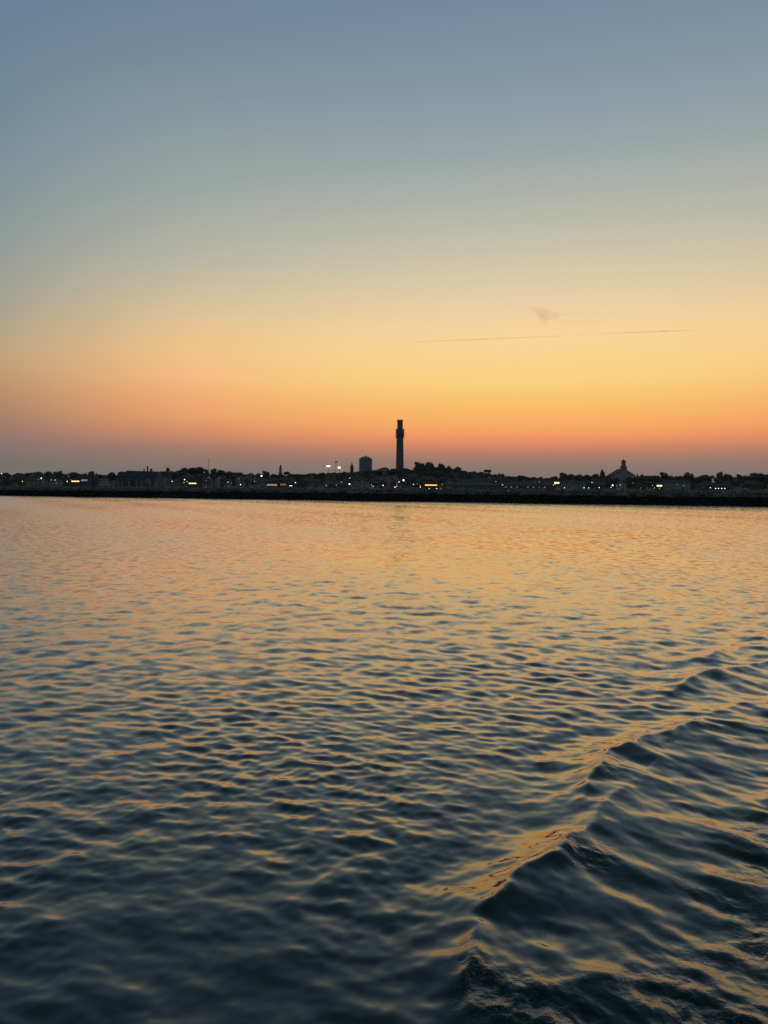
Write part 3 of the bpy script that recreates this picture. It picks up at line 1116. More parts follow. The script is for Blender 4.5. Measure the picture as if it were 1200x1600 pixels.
def lit_pavilion(px0, px1, py, tall, Y, label, colour, wallm=SHINGLE):
    """A small waterfront house whose glazed front is lit from inside."""
    k = Y / F
    pc = (px0 + px1) / 2
    cx = at(pc, py, Y).x
    base = 1.7 if Y < 760 else ground_z(cx, Y)
    zc = at(pc, py, Y).z - base
    h = (px1 - px0) / 2 * k
    t = tall / 2 * k
    root = thing('lit_pavilion', label, 'building', (cx, Y, base))
    MB().box(-h - 1.2, h + 1.2, 0, 8, -1, zc + t + .8).build('wall', wallm, root)
    MB().gable(-h - 1.8, h + 1.8, -.8, 8.8, zc + t + .8, zc + t + 3.4, 'x').build('roof', ROOFD, root)
    n = max(2, int(2 * h / 2.2))
    for i in range(n):
        a, b = -h + i * 2 * h / n, -h + (i + 1) * 2 * h / n
        o = MB().box(a, b, -.06, .03, zc - t - .1, zc + t + .1).build('window', WHITE, root)
        MB().box(a + .12, b - .12, -.1, 0, zc - t, zc + t).build('pane', LIT[colour] if isinstance(colour, str) else colour, o)
    MB().box(h + .2, h + 1.0, -.08, .02, -1, 2).build('door', TIMBER, root)
    if Y > 760:
        occupy(cx, Y + 4, h + 4)


lit_pavilion(111.5, 124, 752, 1.6, 785, 'waterfront building with a bright yellow lit window band at the far left', 'yellow')
lit_pavilion(126, 136.5, 750.3, 2.8, 786, 'waterfront building glowing purple left of the wharf shed', 'purple')
lit_pavilion(664, 683, 758, 1.5, 780, 'waterfront building with a long bright orange lit band right of the tower', 'orange')
lit_pavilion(1026, 1034.5, 759, 2.2, 782, 'small waterfront building with a bright warm lit front at the right', 'yellow')
lit_pavilion(866, 874, 754.5, 2.4, 784, 'small warmly lit waterfront building left of the cupola church', 'yellow')
lit_pavilion(417, 433, 757.6, 2.2, 782, 'waterfront building with dim yellow lit windows below the pale steeple', LITWIN)
lit_pavilion(438, 447, 757, 2.4, 783, 'waterfront building with dim reddish windows below the pale steeple', mat('dim_orange_window', (.4, .2, .1), emit=(1, .45, .25), strength=0.25), BRICK)
lit_pavilion(295, 307, 755.3, 1.6, 781, 'waterfront building with bright lit windows between wharf shed and tall thin mast', 'yellow')


def silo():
    Y = 776.0
    p = at(340, 758, Y)
    zt = at(340, 747.3, Y).z
    root = thing('storage_silo', 'small pale round-topped silo on the shore right of the tall thin mast', 'silo', (p.x, Y, 1.2))
    MB().lathe([(2.4, -2), (2.4, zt - 3)], 18).build('shell', WHITE, root)
    MB().lathe([(2.5, zt - 3), (2.2, zt - 2.2), (1.4, zt - 1.5), (.3, zt - 1.2)], 18).build('dome', TANKM, root)
    MB().box(-.3, .3, -2.6, -2.35, -1, zt - 3).build('ladder', STEEL, root)


silo()


# ------------------------------------------------------------------ masts and flagpole
def mast(px, py0, Y, label, r=.16, spreaders=(), ball=None, flag=None, name='mast', cat='mast'):
    p = at(px, py0, Y)
    gz = 1.7 if Y < 760 else ground_z(p.x, Y)
    root = thing(name, label, cat, (p.x, Y, gz))
    h = p.z - gz
    MB().tube((0, 0, -1), (0, 0, h), r * 1.3, r, 8).build('pole', STEEL, root)
    for f_, w in spreaders:
        MB().tube((-w, 0, h * f_), (w, 0, h * f_), r * .8, n=6).build('crossarm', STEEL, root)
    if ball:
        MB().ball((0, 0, h + ball * .6), ball, 10, 6).build('topmark', REDFLAG, root)
    if flag:
        f = MB()
        w_, h_ = flag
        n = 6
        vs = []
        for i in range(n + 1):
            yy = .12 * math.sin(i * 1.4)
            for zz in (h, h - h_):
                for d in (-.03, .03):
                    vs.append((r + w_ * i / n, yy + d, zz - .12 * i / n))
        fs = []
        for i in range(n):
            a, b = i * 4, (i + 1) * 4
            fs += [(a, b, b + 2, a + 2), (a + 1, a + 3, b + 3, b + 1), (a, a + 1, b + 1, b), (a + 2, b + 2, b + 3, a + 3)]
        fs += [(0, 2, 3, 1), (n * 4, n * 4 + 1, n * 4 + 3, n * 4 + 2)]
        f.add(vs, fs).build('flag', REDFLAG, root)
    MB().lathe([(.6, -1), (.6, .4), (.3, .6)], 8).build('footing', STEEL, root)


mast(326.3, 715.3, 790, 'tall thin bare mast rising above the trees at the left', .17, ((.93, .8),))
mast(410.3, 731, 800, 'short thin mast left of the pale steeple', .14, ((.9, .9),))
mast(524, 720.8, 788, 'tall flagpole with a small dark red flag between the two floodlights', .16, (), None, (1.7, 1.5), 'flagpole', 'flagpole')
mast(520.8, 733.5, 792, 'short bare pole just left of the red flag pole', .14)
mast(686.8, 719.8, 1075, 'thin aerial above the highest trees right of the granite tower', .13, ((.96, .7),))


def floodlight(px, py, Y, label, heads):
    p = at(px, py, Y)
    gz = ground_z(p.x, Y)
    h = p.z - gz
    root = thing('floodlight_pole', label, 'floodlight', (p.x, Y, gz), 0, 'floodlights over the pier car park')
    MB().tube((0, 0, -1), (0, 0, h), .28, .16, 8).build('pole', STEEL, root)
    MB().tube((-1.4, 0, h - .3), (1.4, 0, h - .3), .1, n=6).build('crossarm', STEEL, root)
    for x in heads:
        o = MB().frustum(.45, .35, h - .5, .62, .5, h + .5, x, 0).build('lamp_head', STEEL, root)
        MB().ball((x, -.5, h), .62, 10, 6).build('lamp', LIT['bright'], o)


floodlight(513.2, 728.4, 782, 'left floodlight pole of the pair, with two bright white lamps', (-1.0, .0, 1.0))
floodlight(530.4, 730.6, 790, 'right floodlight pole of the pair, with bright white lamps', (-.8, .35))

# ------------------------------------------------------------------ trees
rt_rng = random.Random(21)


def make_tree(kind):
    """Unit tree: 1 high, about 1 wide."""
    rg = random.Random(100 + kind)
    nrg = np.random.default_rng(200 + kind)
    if kind == 0:      # broad dome
        lumps = [((0, 0, .62), .36, .30)] + [((.27 * math.cos(a), .27 * math.sin(a), .52 + .14 * rg.random()), .21, .19) for a in [i * 1.05 for i in range(6)]] + [((.1, -.1, .8), .19, .16), ((-.14, .08, .78), .17, .15)]
    elif kind == 1:    # taller rounded
        lumps = [((0, 0, .6), .33, .34), ((.2, .05, .45), .24, .2), ((-.2, -.05, .5), .25, .2), ((.08, .1, .82), .2, .17), ((-.1, -.12, .74), .22, .17), ((.22, -.12, .66), .18, .15)]
    elif kind == 2:    # flat-topped pine, open below
        lumps = [((-.2, 0, .82), .28, .11), ((.22, .05, .86), .24, .11), ((0, -.15, .9), .24, .09), ((.05, .2, .75), .26, .1), ((-.3, .1, .68), .16, .08), ((.33, -.08, .72), .15, .08)]
    elif kind == 3:    # conical cedar
        lumps = [((.03 * math.cos(i * 2.1), .03 * math.sin(i * 2.1), .16 + .115 * i), .40 - .047 * i, .11) for i in range(8)]
    elif kind == 4:    # ragged double crown
        lumps = [((-.24, 0, .58), .25, .27), ((.22, .06, .66), .27, .29), ((.02, -.1, .45), .3, .2), ((.25, -.12, .85), .15, .13), ((-.3, .05, .78), .13, .11), ((0, .15, .6), .22, .2)]
    else:              # wide low thicket
        lumps = [((.36 * math.cos(i * .9) * (.4 + .6 * rg.random()), .3 * math.sin(i * .9), .4 + .3 * rg.random()), .2 + .06 * rg.random(), .22 + .08 * rg.random()) for i in range(9)]
    if kind in (0, 1, 4, 5):   # skirts: these crowns come down almost to the ground
        lumps += [((.27 * math.cos(i * 1.26 + kind), .27 * math.sin(i * 1.26 + kind), .27 + .08 * rg.random()), .24, .2) for i in range(5)] + [((0, 0, .3), .3, .26)]
    t = MB()
    lean = rg.uniform(-.05, .05)
    t.tube((0, 0, -.12), (lean, 0, .45), .035, .022, 7)
    for c, r, rz in lumps[:6]:
        t.tube((lean * .8, 0, .3), (c[0], c[1], c[2]), .018, .006, 5)
    trunk = t.mesh('trunk', BARK)
    vs, fs = [], []
    for c, r, rz in lumps:
        # shaded heart of each clump
        o = len(vs)
        bm = bmesh.new()
        bmesh.ops.create_icosphere(bm, subdivisions=2, radius=1)
        for v in bm.verts:
            q = .78 + .16 * math.sin(v.co.x * 7 + kind) * math.sin(v.co.y * 6 + 1) * math.sin(v.co.z * 8) + nrg.uniform(-.08, .08)
            vs.append((c[0] + v.co.x * r * q, c[1] + v.co.y * r * q, c[2] + v.co.z * rz * q))
        fs += [tuple(o + v.index for v in f.verts) for f in bm.faces]
        bm.free()
        n = int(2200 * r * (r + rz))
        for _ in range(max(60, n)):
            d = nrg.normal(size=3)
            d /= np.linalg.norm(d)
            q = nrg.uniform(.72, 1.1)
            p = np.array(c) + d * np.array([r, r, rz]) * q
            a = nrg.normal(size=3)
            a /= np.linalg.norm(a)
            b = np.cross(a, nrg.normal(size=3))
            b /= np.linalg.norm(b) + 1e-6
            sz = nrg.uniform(.016, .036)
            o = len(vs)
            vs += [tuple(p - a * sz), tuple(p + b * sz * .6), tuple(p + a * sz), tuple(p - b * sz * .6)]
            fs.append((o, o + 1, o + 2, o + 3))
    me = bpy.data.meshes.new('crown')
    me.from_pydata(vs, [], fs)
    me.materials.append(LEAVES[2] if kind in (2, 3) else LEAVES[kind % 2])
    return trunk, me


TREES = [make_tree(k) for k in range(6)]
KINDS = ['broad round-headed tree', 'tall rounded tree', 'flat-topped pine', 'dark conical cedar', 'ragged twin-crowned tree', 'wide low thicket tree']
ZONES = [(200, 'far left of the skyline'), (330, 'near the wharf shed'), (505, 'near the pale steeple'), (610, 'near the water tank'), (735, 'on the tower hill'),
         (870, 'right of the tower hill'), (1020, 'near the cupola church'), (9999, 'far right of the skyline')]
tree_list = []


def want_tree(px, py, w, kind, Y, front=False):
    tree_list.append((px, py, w, kind, Y, front))


SKY_TREES = [  # centre column, top row, width in pixels, kind, distance
    (8, 737.6, 18, 0, 930), (-12, 738, 20, 1, 930), (28, 740, 16, 5, 960), (46, 738, 18, 0, 980), (62, 736.8, 14, 1, 960), (76, 735.6, 15, 0, 950), (90, 735, 16, 4, 940),
    (103, 739, 12, 5, 960), (115, 736.6, 19, 0, 930), (130, 740, 14, 5, 950), (143, 735.4, 13, 1, 930), (155, 740.5, 15, 5, 960), (165, 741, 14, 5, 950), (175, 736.6, 13, 0, 930),
    (189, 736, 13, 1, 930), (202, 737, 14, 0, 960), (244, 739, 14, 5, 980), (252, 740, 14, 0, 1000), (270, 735.5, 10, 4, 960), (280, 734, 16, 0, 1000), (288, 730.2, 20, 1, 1000), (300, 729.6, 18, 0, 1010),
    (312, 728.4, 22, 0, 1010), (322, 733, 14, 1, 1000), (334, 731.2, 14, 1, 960), (344, 733, 14, 0, 970), (354, 734.4, 15, 5, 980), (364, 737, 14, 0, 990), (374, 737.2, 15, 0, 990),
    (383, 740, 12, 5, 990), (392, 738.5, 14, 0, 980), (404, 739, 13, 1, 990), (416, 735.2, 15, 4, 950), (428, 740, 12, 0, 990), (448, 736.6, 10, 2, 960), (457, 740, 16, 5, 980), (468, 740, 16, 0, 1000),
    (480, 740.2, 16, 5, 1010), (491, 738.8, 17, 0, 1010), (503, 738, 16, 1, 1010), (515, 738.2, 16, 0, 1010), (527, 737.6, 14, 5, 1030), (538, 737.4, 16, 0, 1040), (560, 738.5, 15, 5, 1040),
    (572, 735.5, 17, 0, 1080), (584, 733.2, 17, 5, 1090), (592, 734.5, 12, 0, 1075), (607, 734, 10, 1, 1090), (615, 731.8, 14, 0, 1080), (634, 731.2, 15, 0, 1085), (643, 733.5, 12, 5, 1080), (650, 734.2, 10, 5, 1090),
    (656, 721.2, 20, 4, 1090), (671, 721.4, 18, 1, 1095), (663, 727, 20, 0, 1070), (681, 729, 14, 0, 1080), (689, 723.2, 13, 0, 1080), (698, 727.5, 13, 4, 1085), (708, 730, 14, 5, 1080), (716, 728.8, 13, 1, 1080),
    (724, 734, 12, 5, 1060), (733, 736.4, 14, 0, 1060), (742, 736.8, 13, 5, 1050), (752, 736.4, 12, 0, 1040), (762, 733.4, 13, 2, 1040), (770, 740.2, 12, 5, 1030), (780, 742.4, 14, 0, 1020), (791, 743.6, 14, 5, 1010),
    (803, 744, 14, 0, 1000), (815, 742.2, 19, 0, 970), (829, 744.6, 14, 5, 980), (842, 746, 14, 0, 960), (855, 746.2, 16, 5, 960), (867, 745, 13, 0, 950), (880, 737.6, 17, 1, 900), (893, 739.6, 17, 0, 920), (906, 740.2, 16, 5, 920),
    (918, 741, 15, 0, 930), (931, 739.2, 15, 0, 920), (941, 732.6, 10, 1, 900), (951, 743, 13, 5, 920), (952, 744.5, 15, 1, 845), (962, 745.5, 13, 0, 840), (973, 750.5, 17, 5, 838), (994, 743.8, 14, 0, 845), (985, 744, 16, 5, 850), (996, 741.2, 12, 3, 900), (1003, 740.6, 11, 1, 900), (1014, 742, 16, 5, 920),
    (1026, 742.5, 14, 0, 930), (1038, 736.8, 19, 4, 900), (1053, 742, 14, 5, 930), (1064, 742.6, 14, 0, 930), (1077, 737.2, 18, 4, 900), (1092, 743, 14, 5, 930), (1103, 743, 14, 0, 930), (1112, 742.6, 10, 2, 920),
    (1125, 736.4, 14, 1, 900), (1137, 739.4, 17, 0, 900), (1148, 745, 12, 5, 930), (1155, 740.8, 11, 2, 900), (1167, 742, 16, 5, 930), (1183, 737.6, 32, 0, 900), (1198, 740.5, 20, 1, 910), (1216, 741, 20, 0, 920)]
for q in SKY_TREES:
    want_tree(*q)
    p = at(q[0], q[1], q[4])
    occupy(p.x, q[4], 3.2)

# ------------------------------------------------------------------ houses of the town


def make_house(kind):
    """Prototype houses, front towards the harbour (-y)."""
    w, d, h, r, axis, wm, rm = [(9, 8, 5.2, 3.2, 'y', WHITE, ROOFD), (12, 8, 5.0, 3.0, 'x', SHINGLE, ROOFG), (10, 9, 6.0, 2.6, 'h', BLUEWALL, ROOFD),
                                (8, 10, 6.2, 3.8, 'y', SHINGLE, ROOFD), (15, 9, 5.6, 2.8, 'x', CREAM, ROOFG), (11, 9, 6.4, 0.9, 'f', BRICK, ROOFG)][kind]
    root = thing('house', 'house', 'house', (0, 0, 0), 0, 'houses of the town')
    m = MB().box(-w / 2, w / 2, -d / 2, d / 2, -3, h)
    if axis in 'xy':
        m.gable(-w / 2, w / 2, -d / 2, d / 2, h, h + r, axis)
    m.build('wall', wm, root)
    rf = MB()
    if axis == 'y':
        for s in (-1, 1):
            e = s * (w / 2 + .5)
            rf.add([(e, -d / 2 - .5, h - .3), (0.03 * s, -d / 2 - .5, h + r), (0.03 * s, d / 2 + .5, h + r), (e, d / 2 + .5, h - .3),
                    (e, -d / 2 - .5, h - .02), (0.03 * s, -d / 2 - .5, h + r + .3), (0.03 * s, d / 2 + .5, h + r + .3), (e, d / 2 + .5, h - .02)],
                   [(0, 1, 2, 3), (4, 7, 6, 5), (0, 4, 5, 1), (1, 5, 6, 2), (2, 6, 7, 3), (3, 7, 4, 0)])
    elif axis == 'x':
        for s in (-1, 1):
            e = s * (d / 2 + .5)
            rf.add([(-w / 2 - .5, e, h - .3), (-w / 2 - .5, 0.03 * s, h + r), (w / 2 + .5, 0.03 * s, h + r), (w / 2 + .5, e, h - .3),
                    (-w / 2 - .5, e, h - .02), (-w / 2 - .5, 0.03 * s, h + r + .3), (w / 2 + .5, 0.03 * s, h + r + .3), (w / 2 + .5, e, h - .02)],
                   [(0, 1, 2, 3), (4, 7, 6, 5), (0, 4, 5, 1), (1, 5, 6, 2), (2, 6, 7, 3), (3, 7, 4, 0)])
    elif axis == 'h':
        W, D = w / 2 + .5, d / 2 + .5
        rf.add([(-W, -D, h), (W, -D, h), (W, D, h), (-W, D, h), (-.8, 0, h + r), (.8, 0, h + r)], [(0, 3, 2, 1), (0, 1, 5, 4), (1, 2, 5), (2, 3, 4, 5), (3, 0, 4)])
    else:
        rf.box(-w / 2 - .3, w / 2 + .3, -d / 2 - .3, d / 2 + .3, h, h + .9)
    ro = rf.build('roof', rm, root)
    MB().box(w * .2, w * .2 + .9, .2, 1.1, h + r * .3, h + r + 1.1).build('chimney', BRICK, ro)
    n = max(2, int(w / 3.2))
    for zz in (1.5, 4.2):
        for i in range(n):
            x = -w / 2 + (i + .5) * w / n
            if zz < 2 and i == n // 2:
                MB().box(x - .55, x + .55, -d / 2 - .06, -d / 2 + .03, -.5, 2.1).build('door', TIMBER, root)
                continue
            MB().box(x - .5, x + .5, -d / 2 - .05, -d / 2 + .03, zz - .75, zz + .75).build('window', GLASS, root)
    return root


HPROTO = [make_house(k) for k in range(6)]
HDESC = ['white gable-fronted house', 'shingled side-gabled house', 'blue-grey hip-roofed house', 'narrow shingled gable-fronted house',
         'long cream house with grey roof', 'flat-roofed brick building']
HROWS = [(793, 'on the waterfront'), (832, 'in the second row from the shore'), (872, 'in the third row from the shore'), (916, 'in the fourth row from the shore'), (962, 'in the last row from the shore')]
hr = random.Random(8)
KIDS = {}


def children_map():
    KIDS.clear()
    for o in bpy.data.objects:
        if o.parent:
            KIDS.setdefault(o.parent.name, []).append(o)


children_map()
spots = []
for ri, (Y, where) in enumerate(HROWS):
    x = -0.53 * Y
    n = 0
    while x < 0.53 * Y:
        x += hr.uniform(17, 30)
        yy = Y + hr.uniform(-10, 10)
        if x > .53 * Y or not free(x, yy, 6.5):
            continue
        n += 1
        k = hr.choice((0, 0, 1, 1, 2, 3, 3, 4, 5) if ri < 2 else (0, 0, 1, 1, 2, 3, 3))
        spots.append((k, x, yy, hr.uniform(-.5, .5), hr.uniform(.82, 1.1), n, where))
        occupy(x, yy, 6.0)
used = set()
for k, x, y, rz, s, n, where in spots:
    label = '%s, %s from left %s' % (HDESC[k], ordinal(n), where)
    loc = (x, y, ground_z(x, y))
    if k not in used:
        used.add(k)
        o = HPROTO[k]
        o.location, o.rotation_euler, o.scale = loc, (0, 0, rz), (s, s, s)
        o['label'] = label
    else:
        o = dup(HPROTO[k], KIDS, label, loc, rz, (s, s, s * hr.uniform(.9, 1.05)))

# trees between the houses
placed = 0
for i in range(900):
    if placed >= 95:
        break
    Y = rt_rng.choice((812, 850, 893, 940, 985, 1010, 1040)) + rt_rng.uniform(-14, 14)
    x = rt_rng.uniform(-.54, .54) * Y
    if not free(x, Y, 3.0):
        continue
    occupy(x, Y, 3.0)
    hgt = rt_rng.uniform(5.5, 9.0)
    gz = ground_z(x, Y)
    d = Vector((x, Y, gz + hgt - CAM_H))
    px = 600 + F * d.dot(rt) / d.dot(fw)
    py = 800 - F * d.dot(up) / d.dot(fw)
    want_tree(px, py, rt_rng.uniform(7, 11) * F / Y, rt_rng.choice((0, 0, 1, 1, 4, 5, 5, 3)), Y, True)
    placed += 1

# the wooded flank of the tower hill
placed = 0
for i in range(600):
    if placed >= 60:
        break
    Y = rt_rng.uniform(985, 1075)
    x = rt_rng.uniform(-75, 165)
    if not free(x, Y, 2.2):
        continue
    occupy(x, Y, 2.2)
    d = Vector((x, Y, ground_z(x, Y) + rt_rng.uniform(6, 8.5) - CAM_H))
    px = 600 + F * d.dot(rt) / d.dot(fw)
    if abs(px - 600) < 10 or abs(px - 550) < 9:
        continue
    want_tree(px, 800 - F * d.dot(up) / d.dot(fw), rt_rng.uniform(8, 12) * F / Y, rt_rng.choice((0, 1, 4, 5, 5)), Y, True)
    placed += 1

counts = {}
for px, py, w, kind, Y, front in sorted(tree_list):
    p = at(px, py, Y)
    gz = ground_z(p.x, Y)
    hgt = max(3.0, p.z - gz)
    zone = next(z[1] for z in ZONES if px < z[0])
    key = (kind, zone, front)
    counts[key] = counts.get(key, 0) + 1
    label = '%s %s from left %s, %s' % (ordinal(counts[key]), KINDS[kind], 'among the lower roofs' if front else 'along the ridge', zone)
    root = thing('pine_tree' if kind == 2 else 'cedar_tree' if kind == 3 else 'tree', label, 'tree', (p.x, Y, gz), rt_rng.uniform(0, 6.28), 'trees among the roofs' if front else 'trees along the skyline')
    wm = w * Y / F * 1.12
    root.scale = (wm, wm, hgt)
    link('trunk', TREES[kind][0], root)
    link('crown', TREES[kind][1], root)


# ------------------------------------------------------------------ boats behind the breakwater
def hull(mb, L, W, z0, z1, fine=.55):
    n = 9
    vs = []
    for i in range(n):
        t = i / (n - 1)
        x = -L / 2 + L * t
        w = W / 2 * (1 - max(0, (t - fine) / (1 - fine)) ** 2) * (0.86 + .14 * min(1, t * 5))
        sheer = z1 + .25 * max(0, t - .5) * 2
        vs += [(x, -max(w * .55, .02), z0), (x, -max(w, .03), sheer), (x, max(w, .03), sheer), (x, max(w * .55, .02), z0)]
    fs = []
    for i in range(n - 1):
        a, b = i * 4, i * 4 + 4
        fs += [(a, b, b + 1, a + 1), (a + 1, b + 1, b + 2, a + 2), (a + 2, b + 2, b + 3, a + 3), (a + 3, b + 3, b, a)]
    fs += [(0, 1, 2, 3), (n * 4 - 1, n * 4 - 2, n * 4 - 3, n * 4 - 4)]
    return mb.add(vs, fs)


def boat(px, Y, L, label, kind, rz=0.0, hm=HULLW):
    x = at(px, 760, Y).x
    root = thing('sailing_boat' if kind == 'sail' else 'passenger_boat' if kind == 'ferry' else 'fishing_boat', label, 'boat', (x, Y, 0), rz, 'boats moored behind the breakwater')
    W = L * .3
    fb = .9 + L * .045
    hull(MB(), L, W, -.5, fb).build('hull', hm, root)
    if kind == 'sail':
        MB().box(-L * .2, L * .12, -W * .25, W * .25, fb, fb + .6).build('cabin', HULLW, root)
        MB().tube((L * .05, 0, fb), (L * .05, 0, fb + L * 1.15), .09, .06, 6).build('mast', STEEL, root)
        MB().tube((L * .05, 0, fb + 1.3), (-L * .42, 0, fb + 1.2), .14, .12, 6).build('boom', SAIL, root)
        MB().tube((L * .05, 0, fb + L * 1.12), (L * .49, 0, fb + .3), .03, n=4).build('forestay', STEEL, root)
    elif kind == 'ferry':
        for k, (a, b, z) in enumerate(((-.44, .34, 0), (-.38, .24, 2.3), (-.2, .14, 4.4))):
            o = MB().box(L * a, L * b, -W * .4, W * .4, fb + z, fb + z + 1.9).build('deckhouse', HULLW, root)
            MB().box(L * a - .4, L * b + .5, -W * .45, W * .45, fb + z + 1.9, fb + z + 2.25).build('deck_roof', HULLW, o)
            n = 9 - 2 * k
            for i in range(n):
                xx = L * a + (i + .5) * L * (b - a) / n
                MB().box(xx - .4, xx + .4, -W * .4 - .05, -W * .4 + .03, fb + z + .75, fb + z + 1.5).build('window', GLASS, o)
        MB().tube((0, 0, fb + 6.3), (0, 0, fb + 9), .1, n=6).build('mast', STEEL, root)
    else:
        o = MB().box(-L * .05, L * .22, -W * .3, W * .3, fb, fb + 2.3).build('wheelhouse', HULLW, root)
        MB().box(-L * .08, L * .27, -W * .34, W * .34, fb + 2.3, fb + 2.5).build('roof', HULLW, o)
        for i in range(3):
            xx = L * (.0 + .08 * i)
            MB().box(xx - .35, xx + .35, -W * .3 - .05, -W * .3 + .03, fb + 1.3, fb + 2.0).build('window', GLASS, o)
        MB().tube((-L * .08, 0, fb), (-L * .08, 0, fb + L * .5), .1, .07, 6).build('mast', STEEL, root)
        MB().tube((-L * .08, 0, fb + L * .2), (-L * .42, 0, fb + L * .42), .07, n=6).build('boom', STEEL, root)
        MB().box(-L * .48, -L * .44, -W * .4, W * .4, fb, fb + .8).build('transom_rail', STEEL, root)


boat(163.5, 600, 10.5, 'white multi-deck passenger boat moored left of the wharf shed', 'ferry', R(8))
boat(22, 600, 8, 'low white boat moored at the far left', 'fish', R(10))
boat(46.5, 590, 7, 'sailing boat with tan furled sail at the far left', 'sail', R(70))
br = random.Random(31)
bcount = 0
for px in (262, 281, 318, 352, 367, 379, 392, 404, 414, 486, 500, 556, 566, 577, 588, 606, 640, 700, 724, 872, 893, 950, 985, 1012, 1165):
    kind = 'sail' if br.random() < .35 else 'fish'
    dark = br.random() < .3
    bcount += 1
    what = '%s %s' % ('dark-hulled' if dark else 'white', 'sailing boat with bare mast' if kind == 'sail' else 'fishing boat with wheelhouse')
    boat(px, br.uniform(560, 625), br.uniform(8, 12.5), '%s, %s moored boat from the left beyond the wharf shed' % (what, ordinal(bcount)), kind, br.uniform(-1, 1), HULLD if dark else HULLW)

# ------------------------------------------------------------------ lamps
LAMPS = [  # column, row, radius in pixels, colour
    (2.5, 740, .9, 'white'), (35, 752, .9, 'warm'), (60, 749, .6, 'dim'), (64.5, 747.2, 1.3, 'white'), (80, 750, .7, 'warm'), (86, 750, .8, 'warm'), (88, 755, .9, 'blue'),
    (105, 752.3, 1.3, 'warm'), (111, 749.4, .8, 'warm'), (107, 743.4, .7, 'dim'), (129, 752.8, .8, 'purple'),
    (269, 752, 1.1, 'warm'), (288.5, 749.3, 1.3, 'white'), (292.5, 752.5, .7, 'warm'), (305.5, 755.4, 1.5, 'white'), (295, 741, .6, 'dim'), (319, 738, .8, 'dim'), (322, 751, .7, 'dim'), (287.5, 754, .8, 'warm'),
    (356, 753.4, .9, 'warm'), (362, 755, .6, 'dim'), (376, 757.2, 1.1, 'white'), (373, 748, .7, 'dim'), (408.5, 743.5, 1.5, 'bright'), (397.5, 752, .8, 'dim'), (393, 742, .5, 'dim'), (447, 753, .8, 'dim'),
    (453, 759, 1.1, 'white'), (455.6, 759, 1.1, 'white'), (461.5, 754, 1.0, 'white'), (465, 755.5, .8, 'white'), (510, 758, .8, 'dim'),
    (533.5, 753.4, 1.3, 'warm'), (546, 756.4, 1.7, 'white'), (546.5, 747, .8, 'warm'), (525.5, 758, .8, 'dim'), (580.5, 757.6, .7, 'warm'), (583, 760, .8, 'white'), (598.5, 758.4, 1.2, 'white'), (590, 754, .5, 'dim'),
    (601, 754, .6, 'dim'), (617, 761.2, 1.3, 'warm'), (619.8, 759.8, .9, 'warm'), (620, 757, .7, 'red'), (620.3, 754, .5, 'orange'), (623.5, 753, 1.0, 'white'), (630.5, 750.4, 1.6, 'bright'), (629, 763, .8, 'white'),
    (646, 757, .9, 'white'), (652, 756, .7, 'dim'), (656.3, 758.4, .9, 'red'), (656.8, 761, 1.1, 'warm'), (670.5, 763.4, .8, 'white'), (682.3, 763.6, 1.5, 'white'), (689, 763.4, .9, 'dim'), (691, 757, .6, 'orange'), (696, 754.4, .9, 'white'),
    (735, 756.4, .8, 'dim'), (785, 757.6, .8, 'white'), (801, 756, .8, 'white'), (775, 752.4, .6, 'yellow'), (836, 752.6, .7, 'dim'), (842.5, 752.6, .8, 'dim'),
    (865, 757.6, .9, 'warm'), (868, 756, .8, 'warm'), (874, 761, .8, 'white'), (882, 762, .8, 'white'), (912.5, 762, 1.0, 'white'), (920, 762.5, .9, 'white'), (925, 754, .8, 'white'), (936.3, 761.7, 1.0, 'white'),
    (957.3, 758.3, 1.4, 'bright'), (955, 761.5, .8, 'white'), (969, 757.8, .7, 'white'), (989, 754.6, .7, 'dim'), (1001, 762.4, .7, 'dim'),
    (1019.5, 758.6, .9, 'dim'), (1022.5, 762.5, .8, 'warm'), (1030.5, 763, .7, 'orange'), (1058, 757, .6, 'dim'), (1068, 758.8, .8, 'dim'),
    (1110, 762, .9, 'white'), (1118.3, 763.2, 1.0, 'white'), (1122.7, 763.2, 1.0, 'white'), (1127.8, 763.2, 1.0, 'white'), (1132.6, 763.2, 1.0, 'white'), (1165.5, 764, .8, 'dim')]
LZONES = [(200, 'left of the wharf shed'), (345, 'between the wharf shed and the silo'), (505, 'below the pale steeple'), (612, 'below the water tank'), (700, 'below the granite tower'), (860, 'along the long pier buildings'),
          (1010, 'below the cupola church'), (1300, 'near the right pier')]
CNAME = {'white': 'white', 'bright': 'very bright white', 'warm': 'warm yellow', 'yellow': 'dim yellow', 'orange': 'orange', 'red': 'red', 'blue': 'blue', 'purple': 'purple', 'dim': 'faint white'}
lc = {}
for px, py, r, colour in sorted(LAMPS):
    lo = py >= 756.5 and (285 < px < 945 or 995 < px < 1175)
    Y = (637 if px < 990 else 648) if lo else 778 + (px * 7.3) % 11
    p = at(px, py, Y)
    base = 1.7 if lo else ground_z(p.x, Y)
    if p.z - base < .6:
        base = p.z - .6
    zone = next(z[1] for z in LZONES if px < z[0])
    key = (zone, colour)
    lc[key] = lc.get(key, 0) + 1
    label = '%s %s lamp from left on a post, %s' % (ordinal(lc[key]), CNAME[colour], zone)
    root = thing('street_lamp', label, 'lamp', (p.x, Y, base), 0, 'lamps along the waterfront')
    h = p.z - base
    rm = r * Y / F * .62
    MB().tube((0, .3, -1.2), (0, .3, h), .09, .06, 6).build('post', STEEL, root)
    o = MB().frustum(rm * .9, rm * .9, h + rm * .8, .08, .08, h + rm * 1.3).build('hood', STEEL, root)
    MB().ball((0, 0, h), rm, 8, 6).build('lamp', LIT[colour], root)

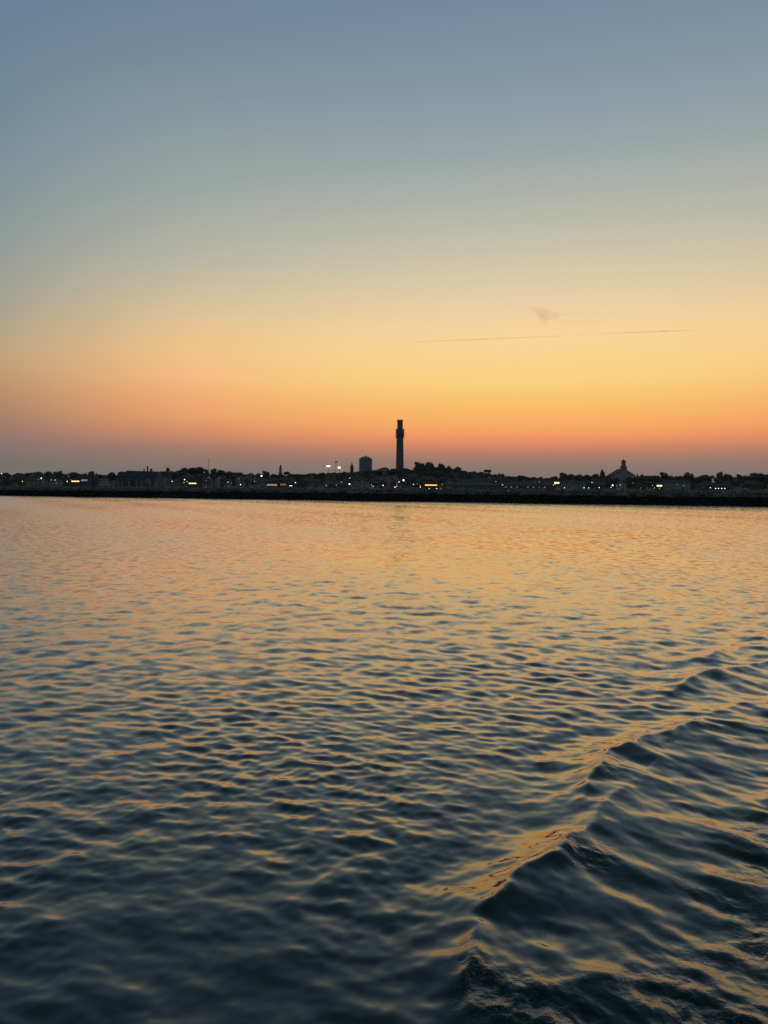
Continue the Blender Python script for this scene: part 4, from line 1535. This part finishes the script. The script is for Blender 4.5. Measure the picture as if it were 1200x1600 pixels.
# ------------------------------------------------------------------ vapour trail and a wisp of cloud far off
def vapour(name, dens, col):
    m = bpy.data.materials.new(name)
    m.use_nodes = True
    t = m.node_tree
    for n in list(t.nodes):
        t.nodes.remove(n)
    v = N(t, 'ShaderNodeVolumeAbsorption')
    v.inputs['Density'].default_value = dens
    v.inputs['Color'].default_value = col
    o = N(t, 'ShaderNodeOutputMaterial')
    t.links.new(v.outputs[0], o.inputs['Volume'])
    return m


def trail(name, label, cat, path, Y, dens, col, group=None):
    """A closed, tapering, slightly knotted tube of thin vapour."""
    pts = [at(px, py, Y) for px, py, r in path]
    k = Y / F
    vs, fs, n = [], [], 10
    rg = random.Random(len(path) * 7 + int(path[0][0]))
    dense = []
    for i in range(len(pts) - 1):
        m = max(2, int(abs(path[i + 1][0] - path[i][0]) / 5))
        for j in range(m):
            t = j / m
            dense.append((pts[i].lerp(pts[i + 1], t), path[i][2] + (path[i + 1][2] - path[i][2]) * t))
    dense.append((pts[-1], path[-1][2]))
    for i, (c, r) in enumerate(dense):
        rr = r * k * rg.uniform(.8, 1.2)
        for a in range(n):
            q = 2 * math.pi * a / n
            vs.append((c.x, c.y + rr * math.cos(q), c.z + rr * math.sin(q) + rg.uniform(-.15, .15) * rr))
    for i in range(len(dense) - 1):
        for a in range(n):
            fs.append((i * n + a, i * n + (a + 1) % n, (i + 1) * n + (a + 1) % n, (i + 1) * n + a))
    fs += [tuple(range(n)), tuple((len(dense) - 1) * n + a for a in range(n))[::-1]]
    o = MB().add(vs, fs).build(name, vapour(name + '_vapour', dens, col), None, True)
    tag(o, label, cat, group)


DC = (0.55, 0.25, 0.35, 1)
trail('vapour_trail', 'long thin vapour trail slanting above the yellow glow', 'contrail', [(612, 536.2, .1), (680, 532.9, .8), (760, 529.8, 1.0), (840, 526.5, .9), (885, 524.2, .5), (925, 522.4, .45), (980, 519.9, .9), (1040, 517.5, 1.25), (1070, 516.4, .9), (1088, 515.6, .2)], 30000, .0065, DC)
trail('cloud_wisp', 'faint smudge of cloud just above the vapour trail', 'cloud', [(818, 477, .5), (832, 483, 5), (845, 489, 8), (857, 493, 9), (868, 493, 6), (886, 490.3, 3.2), (912, 487.4, .3)], 33000, .0004, DC)
trail('cloud_wisp', 'faint hanging tail of cloud below the smudge above the vapour trail', 'cloud', [(834, 484, .5), (845, 495, 8), (852, 503, 8), (862, 514, .5)], 33400, .0003, DC)
trail('cloud_wisp', 'very faint thin streak of cloud right of the smudge', 'cloud', [(850, 500, .3), (880, 503, 3), (920, 504, 3.5), (968, 500, .3)], 33800, .0003, DC)

def build_haze():
    m = bpy.data.materials.new('evening_haze')
    m.use_nodes = True
    t = m.node_tree
    for n in list(t.nodes):
        t.nodes.remove(n)
    v = N(t, 'ShaderNodeVolumePrincipled')
    v.inputs['Color'].default_value = (0.82, 0.86, 0.88, 1)
    v.inputs['Density'].default_value = 0.000036
    v.inputs['Anisotropy'].default_value = 0.0
    o = N(t, 'ShaderNodeOutputMaterial')
    t.links.new(v.outputs[0], o.inputs['Volume'])
    b = MB().box(-7000, 7000, -7000, 7000, -4.0, 135.0).build('haze', m)
    b['kind'] = 'stuff'


build_haze()
